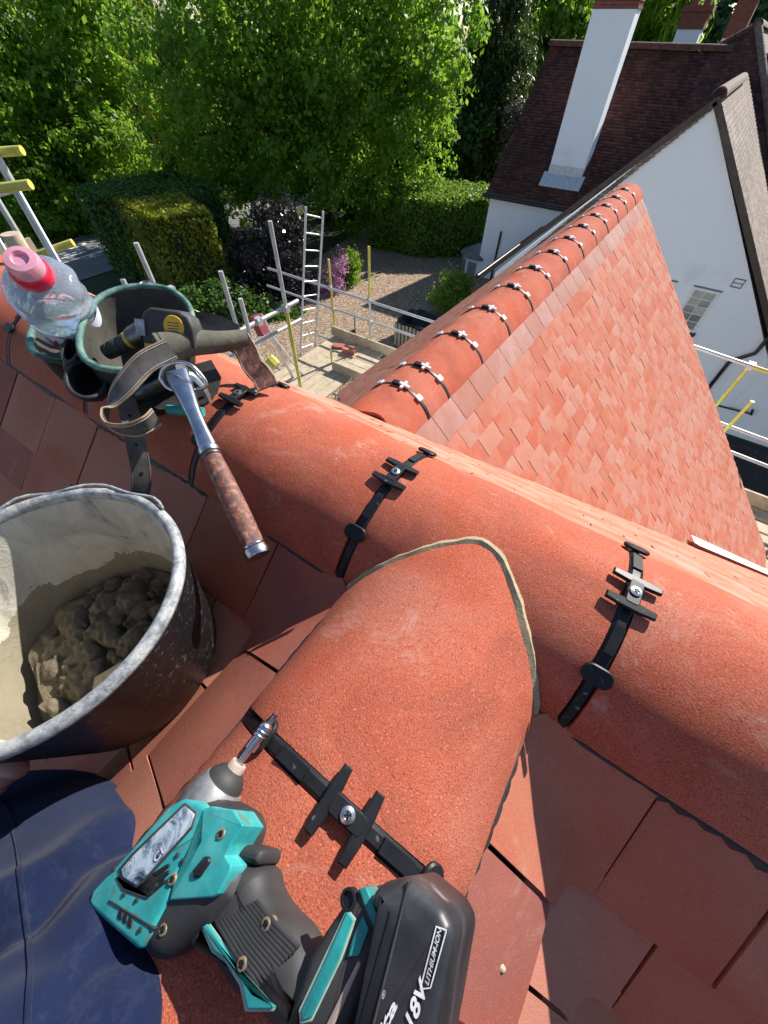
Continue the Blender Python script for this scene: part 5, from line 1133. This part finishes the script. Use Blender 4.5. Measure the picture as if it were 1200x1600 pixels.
MAT['dark_soil'] = worn('dark_littered_soil', [(.3, (.010, .010, .010)), (.7, (.03, .028, .026))], 4, .9, .7, 14, .05, fine=(9, (.30, .30, .30), .68, .72))
sheet('ground', [(-420, -420), (420, -420), (420, 420), (-420, 420)], GZ, MAT['earth'])
sheet('gravel_drive', [(-15.2, 1.0), (-3.6, 1.0), (-3.6, 19.8), (-8.2, 22.6), (-14.0, 26), (-17, 24), (-15.4, 14)], GZ+.02, MAT['gravel'])
sheet('side_passage', [(-3.4, 5.5), (9, 5.5), (9, 13.4), (-3.4, 13.4)], GZ+.03, MAT['dark_soil'])
sheet('road', [(-28.9, -60), (-22.9, -60), (-22.9, 90), (-28.9, 90)], GZ+.03, MAT['asphalt'])
sheet('verge', [(-30.6, -60), (-28.95, -60), (-28.95, 90), (-30.6, 90)], GZ+.06, MAT['dry_grass'])
for nm, x, w, seg in (('edge_line', -28.65, .12, None), ('centre_line', -25.7, .14, None)):
    if seg is None: sheet(nm, [(x-w/2, -40), (x+w/2, -40), (x+w/2, 60), (x-w/2, 60)], GZ+.036, MAT['road_paint'])
# big painted word on the carriageway: long strokes seen nearly end on
wz = GZ+.037
m = MB()
for i, x in enumerate((-27.75, -27.35, -27.0, -26.65, -26.3)):
    m.add([(x-.07, 7.0, wz), (x+.07, 7.0, wz), (x+.07, 10.6-.16*i, wz), (x-.07, 10.6-.16*i, wz)], [(0, 1, 2, 3)])
for k in range(10):
    a0, a1 = PI*k/10, PI*(k+1)/10; q = lambda a, r: (-27.55+r*math.cos(a), 10.6+r*1.2*math.sin(a), wz)
    m.add([q(a0, .13), q(a0, .27), q(a1, .27), q(a1, .13)], [(0, 1, 2, 3)])
tag(m.build('road_marking', MAT['road_paint'], None, 0), kind='structure')

def leaf_mat(name, dark, mid, pale, trans=.35, rough=.45):
    t = NT(name); g = t.new('NewGeometry'); col = t.ramp(g.outputs['Random Per Island'], [(0, dark), (.5, mid), (1, pale)])
    big = t.noise(g.outputs['Position'], .9, 3, .6); col = t.mix(t.ramp(big, [(.40, 0.0), (.68, .75)]), col, tuple(min(1, q*1.25) for q in pale))
    t.finish(col, rough, None, 0, .4); tr_ = t.new('BsdfTranslucent'); t.link(t.mix(.5, col, tuple(min(1, q*1.7) for q in pale)), tr_.inputs[0])
    mx = t.new('MixShader'); mx.inputs[0].default_value = trans; t.link(t.b.outputs[0], mx.inputs[1]); t.link(tr_.outputs[0], mx.inputs[2]); t.link(mx.outputs[0], t.out.inputs[0]); return t.m
MAT['leaf'] = leaf_mat('broad_leaf', (.068, .148, .012), (.122, .232, .019), (.205, .340, .030), .62)
MAT['leaf_dark'] = leaf_mat('dark_leaf', (.030, .072, .012), (.052, .115, .018), (.09, .18, .028), .45)
MAT['leaf_bright'] = leaf_mat('bright_leaf', (.08, .16, .010), (.15, .26, .018), (.23, .36, .03), .6)
MAT['leaf_blue'] = leaf_mat('distant_leaf', (.03, .07, .03), (.05, .105, .045), (.08, .15, .06), .35)
MAT['leaf_yew'] = leaf_mat('golden_yew', (.085, .100, .005), (.15, .17, .008), (.25, .27, .014), .4)
MAT['leaf_hedge'] = leaf_mat('hedge_leaf', (.045, .10, .008), (.09, .175, .014), (.18, .29, .025), .5)
MAT['leaf_conifer'] = leaf_mat('conifer_leaf', (.014, .036, .010), (.030, .062, .013), (.075, .11, .018), .3)
MAT['leaf_purple'] = leaf_mat('purple_leaf', (.010, .006, .008), (.020, .012, .014), (.06, .05, .045), .2, .25)
MAT['petal'] = leaf_mat('pink_petal', (.30, .10, .24), (.42, .18, .34), (.55, .30, .46), .3)
MAT['twig'] = leaf_mat('bare_twig', (.07, .055, .035), (.13, .105, .07), (.20, .17, .12), .1)
MAT['bark'] = worn('bark', [(.3, (.035, .028, .02)), (.7, (.11, .09, .065))], 6, .95, .8, 14, .05)
def cloud(pts, nrm, size, aspect=1.7, seed=0, droop=.25):   # one small folded leaf per point
    r = np.random.default_rng(seed); n = len(pts)
    N = nrm+r.normal(0, .75, (n, 3)); N[:, 2] += .35; N /= np.linalg.norm(N, axis=1)[:, None]+1e-9
    A = np.cross(N, r.normal(0, 1, (n, 3))); A[:, 2] -= droop; A -= N*(A*N).sum(1)[:, None]; A /= np.linalg.norm(A, axis=1)[:, None]+1e-9; B = np.cross(N, A)
    s = size*r.uniform(.45, 1.5, (n, 1)); w = s/aspect
    V = np.empty((n, 4, 3)); V[:, 0] = pts-A*s*.5; V[:, 1] = pts+B*w*.5+N*s*.08; V[:, 2] = pts+A*s*.5; V[:, 3] = pts-B*w*.5+N*s*.08
    return V.reshape(-1, 3)
def quads_mesh(name, V):
    n = len(V)//4; me = bpy.data.meshes.new(name); me.vertices.add(len(V)); me.vertices.foreach_set('co', V.astype(np.float32).ravel())
    me.loops.add(n*4); me.loops.foreach_set('vertex_index', np.arange(n*4, dtype=np.int32)); me.polygons.add(n)
    me.polygons.foreach_set('loop_start', np.arange(0, n*4, 4, dtype=np.int32)); me.update(calc_edges=True); me.validate(); return me
def ellipsoids(cl, per, seed, shell=.55):                # leaves gathered in uneven sprays through the crown, with gaps between
    r = np.random.default_rng(seed); P = []; N = []
    tot = sum(c[3]*c[3] for c in cl)
    for (x, y, z, R, fz) in cl:
        k = int(per*R*R/tot); m_ = max(10, k//38)
        base = r.normal(0, 1, (m_, 3)); base /= np.linalg.norm(base, axis=1)[:, None]
        br_ = R*(shell*.7+(1.12-shell*.7)*r.random(m_)**.55)*(1+.14*np.sin(base[:, 0]*7+seed)*np.sin(base[:, 1]*6+x))
        w = r.random(m_)**1.5; cc = r.choice(m_, k, p=w/w.sum()); sp = (R*.075+.10)*r.uniform(.5, 1.6, m_)[cc][:, None]
        q = r.normal(0, 1, (k, 3)); p = base[cc]*br_[cc][:, None]+q*sp*np.array([1, 1, .75])
        p = p*np.array([1, 1, fz])+np.array([x, y, z]); P.append(p); n = base[cc]*.7+q*.35; N.append(n)
    return np.vstack(P), np.vstack(N)
def hp(x, y, D): p = ray(x, y); return p*(D/math.hypot(p.x, p.y))
def px_clumps(lst, D, fz=1.0, sat=5):
    out = []; rs = random.Random(len(lst)*7+int(D))
    for e in lst:
        x, y, r = e[:3]; p = hp(x, y, D+(e[3] if len(e) > 3 else 0)); R = r*p.dot(FWD)/FPX; out.append((p.x, p.y, p.z, R*.92, fz))
        for k in range(sat):                          # small sprays breaking the outline
            d = Vector((rs.gauss(0, 1), rs.gauss(0, 1), rs.gauss(0, .8))).normalized(); q = p+d*R*rs.uniform(.85, 1.22); out.append((q.x, q.y, q.z, R*rs.uniform(.16, .36), fz))
    return out
def tree(name, label, base, cl, n, size, mat, seed, group=None, cat='tree', shell=.55, aspect=1.7, droop=.25, trunk_r=.28, limbs=True):
    t_ = thing(name, label, cat, (base[0], base[1], GZ), group=group)
    P, N = ellipsoids(cl, n, seed, shell); P[:, 2] = np.maximum(P[:, 2], GZ+.05)
    link_mesh('crown', quads_mesh('crown', cloud(P, N, size, aspect, seed, droop)), MAT[mat], t_, 0)
    m = MB(); b = Vector((base[0], base[1], GZ)); cs = [Vector(c[:3]) for c in cl]; mid = sum(cs, Vector())/len(cs)
    top = Vector((lerp(b.x, mid.x, .6), lerp(b.y, mid.y, .6), max(mid.z, GZ+1.0)))
    tp = spline([b, lerp(b, top, .35)+Vector((.15, .1, 0)), lerp(b, top, .7)+Vector((-.12, .1, 0)), top], 5); m.tube(tp, [lerp(trunk_r, trunk_r*.4, i/(len(tp)-1)) for i in range(len(tp))], 9)
    if limbs:
        for c in [v for v, e in zip(cs, cl) if e[3] > .45*max(q[3] for q in cl)]:
            s0 = tp[int(len(tp)*.45)+int(random.random()*len(tp)*.35)]; m.tube(spline([s0, lerp(s0, c, .5)+Vector((0, 0, .3)), c], 4), [trunk_r*.38*(1-i/9.5) for i in range(9)], 6)
    m.build('trunk', MAT['bark'], t_, 60); return t_
# the large tree over the drive
ctr = [(330, 120, 105), (295, 215, 70), (420, 50, 115), (430, 190, 105), (540, 95, 115, -1), (560, 215, 95, -1), (650, 85, 85, -1), (650, 195, 66, -1), (700, 45, 50, -1), (480, 285, 58, -2), (385, 275, 52), (600, 285, 42, -2), (690, 130, 45, -2), (330, 20, 100), (560, 0, 120), (450, 110, 120, 2), (350, 200, 90, 2), (560, 130, 120, 2), (660, 0, 90)]
bt = hp(452, 350, 30)
tree('broadleaf_tree', 'large fresh green broadleaf tree overhanging the middle of the drive', (-20, 22.5), px_clumps(ctr, 27), 88000, .21, 'leaf', 11, trunk_r=.5)
# woodland edge across the road
tree('roadside_tree', 'tall glossy green tree at the left edge across the road', (-34, 8), px_clumps([(60, 50, 110), (20, 160, 85), (110, 140, 85), (150, 40, 80), (40, 240, 60), (-60, 80, 120), (90, 215, 60)], 35), 48000, .25, 'leaf', 12, trunk_r=.45)
tree('roadside_bush', 'dense low bush with pale leaves beside the road verge', (-32.5, 9), px_clumps([(70, 290, 62), (130, 262, 58), (30, 330, 55), (110, 322, 45), (150, 318, 34), (90, 340, 34), (185, 235, 48)], 32.2), 38000, .21, 'leaf', 13, trunk_r=.15, cat='bush')
tree('weeping_conifer', 'yellowish drooping conifer between the roadside tree and the large tree', (-38, 19), px_clumps([(210, 150, 42), (200, 90, 40), (225, 200, 34), (190, 40, 44), (215, 250, 36), (215, 290, 30)], 38, 1.4), 9000, .42, 'leaf_yew', 14, droop=1.5, aspect=4, trunk_r=.3)
tree('bare_tree', 'grey brown leafless looking tree top at the back of the wood', (-44, 26), px_clumps([(230, 60, 60), (250, 10, 55), (215, 20, 50), (250, 110, 50)], 46, 1.2), 6000, .9, 'twig', 15, droop=.2, aspect=14, trunk_r=.3)
tree('shadow_tree', 'dark evergreen tree filling the gap behind the large tree', (-42, 36), px_clumps([(330, 130, 110), (450, 120, 120), (560, 150, 110), (300, 240, 80), (420, 260, 80), (540, 260, 70), (640, 230, 80), (150, 120, 90), (60, 150, 110), (240, 160, 80), (660, 110, 90), (240, 260, 60)], 44), 26000, .6, 'leaf_dark', 16, trunk_r=.5)
# columnar cypress, and dark foliage put in for the shade beneath the trees
cyp = [(790, 60, 34), (784, 130, 38), (776, 200, 40), (768, 265, 40), (796, -10, 30), (752, 240, 40), (756, 160, 36), (764, 90, 36), (770, 30, 34)]
tree('columnar_cypress', 'tall dark columnar cypress left of the white chimney', hp(770, 300, 33)[:2], px_clumps(cyp, 33, 1.6), 34000, .26, 'leaf_conifer', 17, droop=2.0, aspect=3.5, trunk_r=.3, shell=.35)
tree('shade_foliage', 'dark foliage standing in for the shade beneath the trees behind the right hedge', hp(690, 300, 31)[:2], px_clumps([(690, 240, 55), (640, 270, 50), (720, 200, 45), (560, 300, 45), (610, 300, 40)], 31.5), 20000, .26, 'leaf_dark', 18, trunk_r=.3)
tree('background_tree', 'mid green tree behind the ridge left of the chimney', hp(860, 120, 46)[:2], px_clumps([(850, 40, 60), (830, 110, 40), (890, 20, 50), (900, 90, 40)], 46), 20000, .36, 'leaf', 19, group=None)
tree('weeping_willow', 'bright yellow green willow behind the roof right of the chimney', hp(1020, 60, 46)[:2], px_clumps([(1010, 30, 50), (1050, 10, 50), (980, 70, 36), (1040, 70, 36)], 46, 1.2), 14000, .5, 'leaf_bright', 20, droop=2.2, aspect=3.5)
tree('distant_tree', 'bluish green distant tree at the top right corner', hp(1150, 40, 70)[:2], px_clumps([(1110, 20, 36), (1160, 10, 40), (1200, 30, 40), (1090, 70, 30), (1180, 60, 34), (1240, 40, 40)], 70), 12000, .6, 'leaf_blue', 21)
tree('blossom_shrub', 'pale flowering shrub glimpsed between cypress and dark roof', hp(805, 220, 30)[:2], px_clumps([(802, 190, 16), (806, 175, 14), (800, 215, 14)], 31), 2500, .16, 'twig', 22, cat='shrub', trunk_r=.05)
# clipped hedges: leafy skin over a dense core
def hedge(name, label, foot, h, n, size, mat, seed, bulge=.12, cat='hedge'):
    t_ = thing(name, label, cat, (foot[0][0], foot[0][1], GZ)); r = np.random.default_rng(seed); k = len(foot); P = []; N = []
    F = np.array(foot, float); ctr_ = F.mean(0); per = [np.linalg.norm(F[(i+1) % k]-F[i]) for i in range(k)]; area = sum(per)*h
    for i in range(k):
        a, b = F[i], F[(i+1) % k]; m_ = int(n*per[i]*h/area*.75); s = r.random(m_)[:, None]; z = r.random(m_)**.9
        e = (b-a)/per[i]; no = np.array([e[1], -e[0]]); no = no if no@((a+b)/2-ctr_) > 0 else -no
        q = a+(b-a)*s+no*(r.normal(0, .07, m_)+bulge*np.sin(z*5+s[:, 0]*per[i]*1.7))[:, None]; P.append(np.c_[q, GZ+z*h]); N.append(np.tile([no[0], no[1], .1], (m_, 1)))
    m_ = int(n*.25)
    w = r.random((m_, k)); w = w**3; w /= w.sum(1)[:, None]; q = w@F; P.append(np.c_[q, GZ+h+r.normal(0, .06, m_)]); N.append(np.tile([0, 0, 1.], (m_, 1)))
    w = r.random((m_, 2)); i = r.integers(0, k, m_); q = F[i]*w[:, :1]+F[(i+1) % k]*(1-w[:, :1]); q = ctr_+(q-ctr_)*np.sqrt(w[:, 1:]); P.append(np.c_[q, GZ+h+r.normal(0, .06, m_)]); N.append(np.tile([0, 0, 1.], (m_, 1)))
    link_mesh('foliage', quads_mesh('foliage', cloud(np.vstack(P), np.vstack(N), size, 1.6, seed)), MAT[mat], t_, 0)
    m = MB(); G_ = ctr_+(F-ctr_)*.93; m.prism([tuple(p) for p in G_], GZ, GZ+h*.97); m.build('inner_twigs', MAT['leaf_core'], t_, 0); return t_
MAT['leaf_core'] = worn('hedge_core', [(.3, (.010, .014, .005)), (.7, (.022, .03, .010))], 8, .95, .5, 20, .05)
hedge('clipped_yew', 'square clipped olive yew block beside the drive', [(-16.7, 9.3), (-15.5, 11.0), (-18.9, 12.2), (-20.3, 9.9)], 3.05, 16000, .13, 'leaf_yew', 31)
hedge('dark_hedge', 'dark green hedge running from the yew block to the road', [(-20.4, 9.9), (-22.4, 9.6), (-23.2, 10.4), (-22.8, 14.5), (-18.6, 14.0), (-18.8, 12.3)], 3.1, 16000, .16, 'leaf_dark', 32)
hedge('beech_hedge', 'bright topped clipped hedge across the end of the drive', [(-14.6, 20.2), (-12.0, 20.2), (-8.9, 22.2), (-9.2, 25.2), (-12.6, 24.2), (-15.4, 23.4)], 2.5, 26000, .14, 'leaf_hedge', 33)
tree('purple_shrub', 'dark purple leaved shrub behind the ladder', (-14.6, 11.9), px_clumps([(400, 400, 40), (440, 380, 38), (450, 440, 38), (385, 440, 30), (470, 470, 26), (430, 345, 34)], 19), 12000, .13, 'leaf_purple', 34, cat='shrub', trunk_r=.08, shell=.4)
tree('laurel_shrub', 'low green shrub at the foot of the purple shrub', (-14.0, 10.6), px_clumps([(395, 480, 26), (430, 492, 22), (360, 470, 26), (330, 470, 26), (300, 480, 22), (460, 500, 16)], 17), 6000, .14, 'leaf_dark', 35, cat='shrub', trunk_r=.05)
tree('rhododendron', 'pink flowering rhododendron at the edge of the gravel', (-12.6, 14.6), px_clumps([(524, 422, 13), (520, 440, 13), (530, 408, 11), (512, 455, 13), (500, 468, 14)], 19), 2600, .10, 'petal', 36, cat='shrub', trunk_r=.05)
tree('feathery_shrub', 'feathery light green shrub beside the pink rhododendron', (-12.4, 15.6), px_clumps([(543, 425, 17), (548, 408, 14), (538, 442, 13)], 20, 1.2), 3000, .18, 'leaf_bright', 37, cat='shrub', droop=1.5, aspect=4, trunk_r=.05)
tree('round_bush', 'small rounded yellow green bush by the white bay window', (-7.0, 15.7), px_clumps([(704, 458, 27), (712, 440, 18), (694, 470, 20), (716, 468, 20)], 17), 6000, .10, 'leaf_hedge', 38, cat='bush', trunk_r=.06)
tree('border_plant', 'small leafy plant glimpsed below the scaffold boards', (-4.6, 4.9), [(-4.5, 4.6, GZ+.5, .6, .8), (-4.4, 5.4, GZ+.5, .5, .8), (-4.5, 3.8, GZ+.4, .5, .8)], 1500, .16, 'leaf', 39, cat='plant', trunk_r=.04)
# timber crate lined with black plastic sheet on the drive
cr = thing('lined_crate', 'slatted timber crate lined with black plastic on the gravel drive', 'crate', (-6.9, 12.9, GZ))
c0 = at(640, 520, Z=GZ+.45); cx, cy = c0.x+.25, c0.y+.25
for i in range(9):
    x = cx-.65+i*.16; m = MB(); m.box((x, cy-.62, GZ+.45), (.10, .03, .85)); m.build('slat', MAT['board'], cr, 0)
for i in range(8):
    y = cy-.5+i*.15
    for sx in (-.68, .68): m = MB(); m.box((cx+sx, y, GZ+.45), (.03, .10, .85)); m.build('slat', MAT['board'], cr, 0)
rows = []
for i, (r_, z) in enumerate(((.70, GZ+.86), (.72, GZ+.95), (.62, GZ+.96), (.58, GZ+.8), (.5, GZ+.62), (.2, GZ+.60))):
    rows.append([Vector((cx+r_*math.copysign(abs(math.cos(q))**.5, math.cos(q))*(1+.03*math.sin(5*q+i)), cy+r_*.93*math.copysign(abs(math.sin(q))**.5, math.sin(q)), z+.03*math.sin(7*q+i*2))) for q in [2*PI*k/40 for k in range(40)]])
m = MB(); m.grid(rows, True); m.add(rows[-1], [tuple(range(40))]); m.build('plastic_liner', MAT['bucket_out'], cr, 60)
pnl = at(555, 520, Z=GZ); m = MB(); m.box((pnl.x, pnl.y, GZ+.32), (.55, .04, .64), Matrix.Rotation(-.9, 3, 'Z')); tag(m.build('leaning_panel', MAT['black_pipe'], None, 0), 'dark backed panel standing on the gravel behind the toe board', 'panel')
pth = at(575, 525, Z=GZ)
# ---------------------------------------------------------------- lift everything so that the ground is at z = 0
for o in list(COL.objects):
    if o.parent is None and o.type in {'MESH', 'EMPTY'}: o.location.z += EYE
scene.render.resolution_x = 768; scene.render.resolution_y = 1024
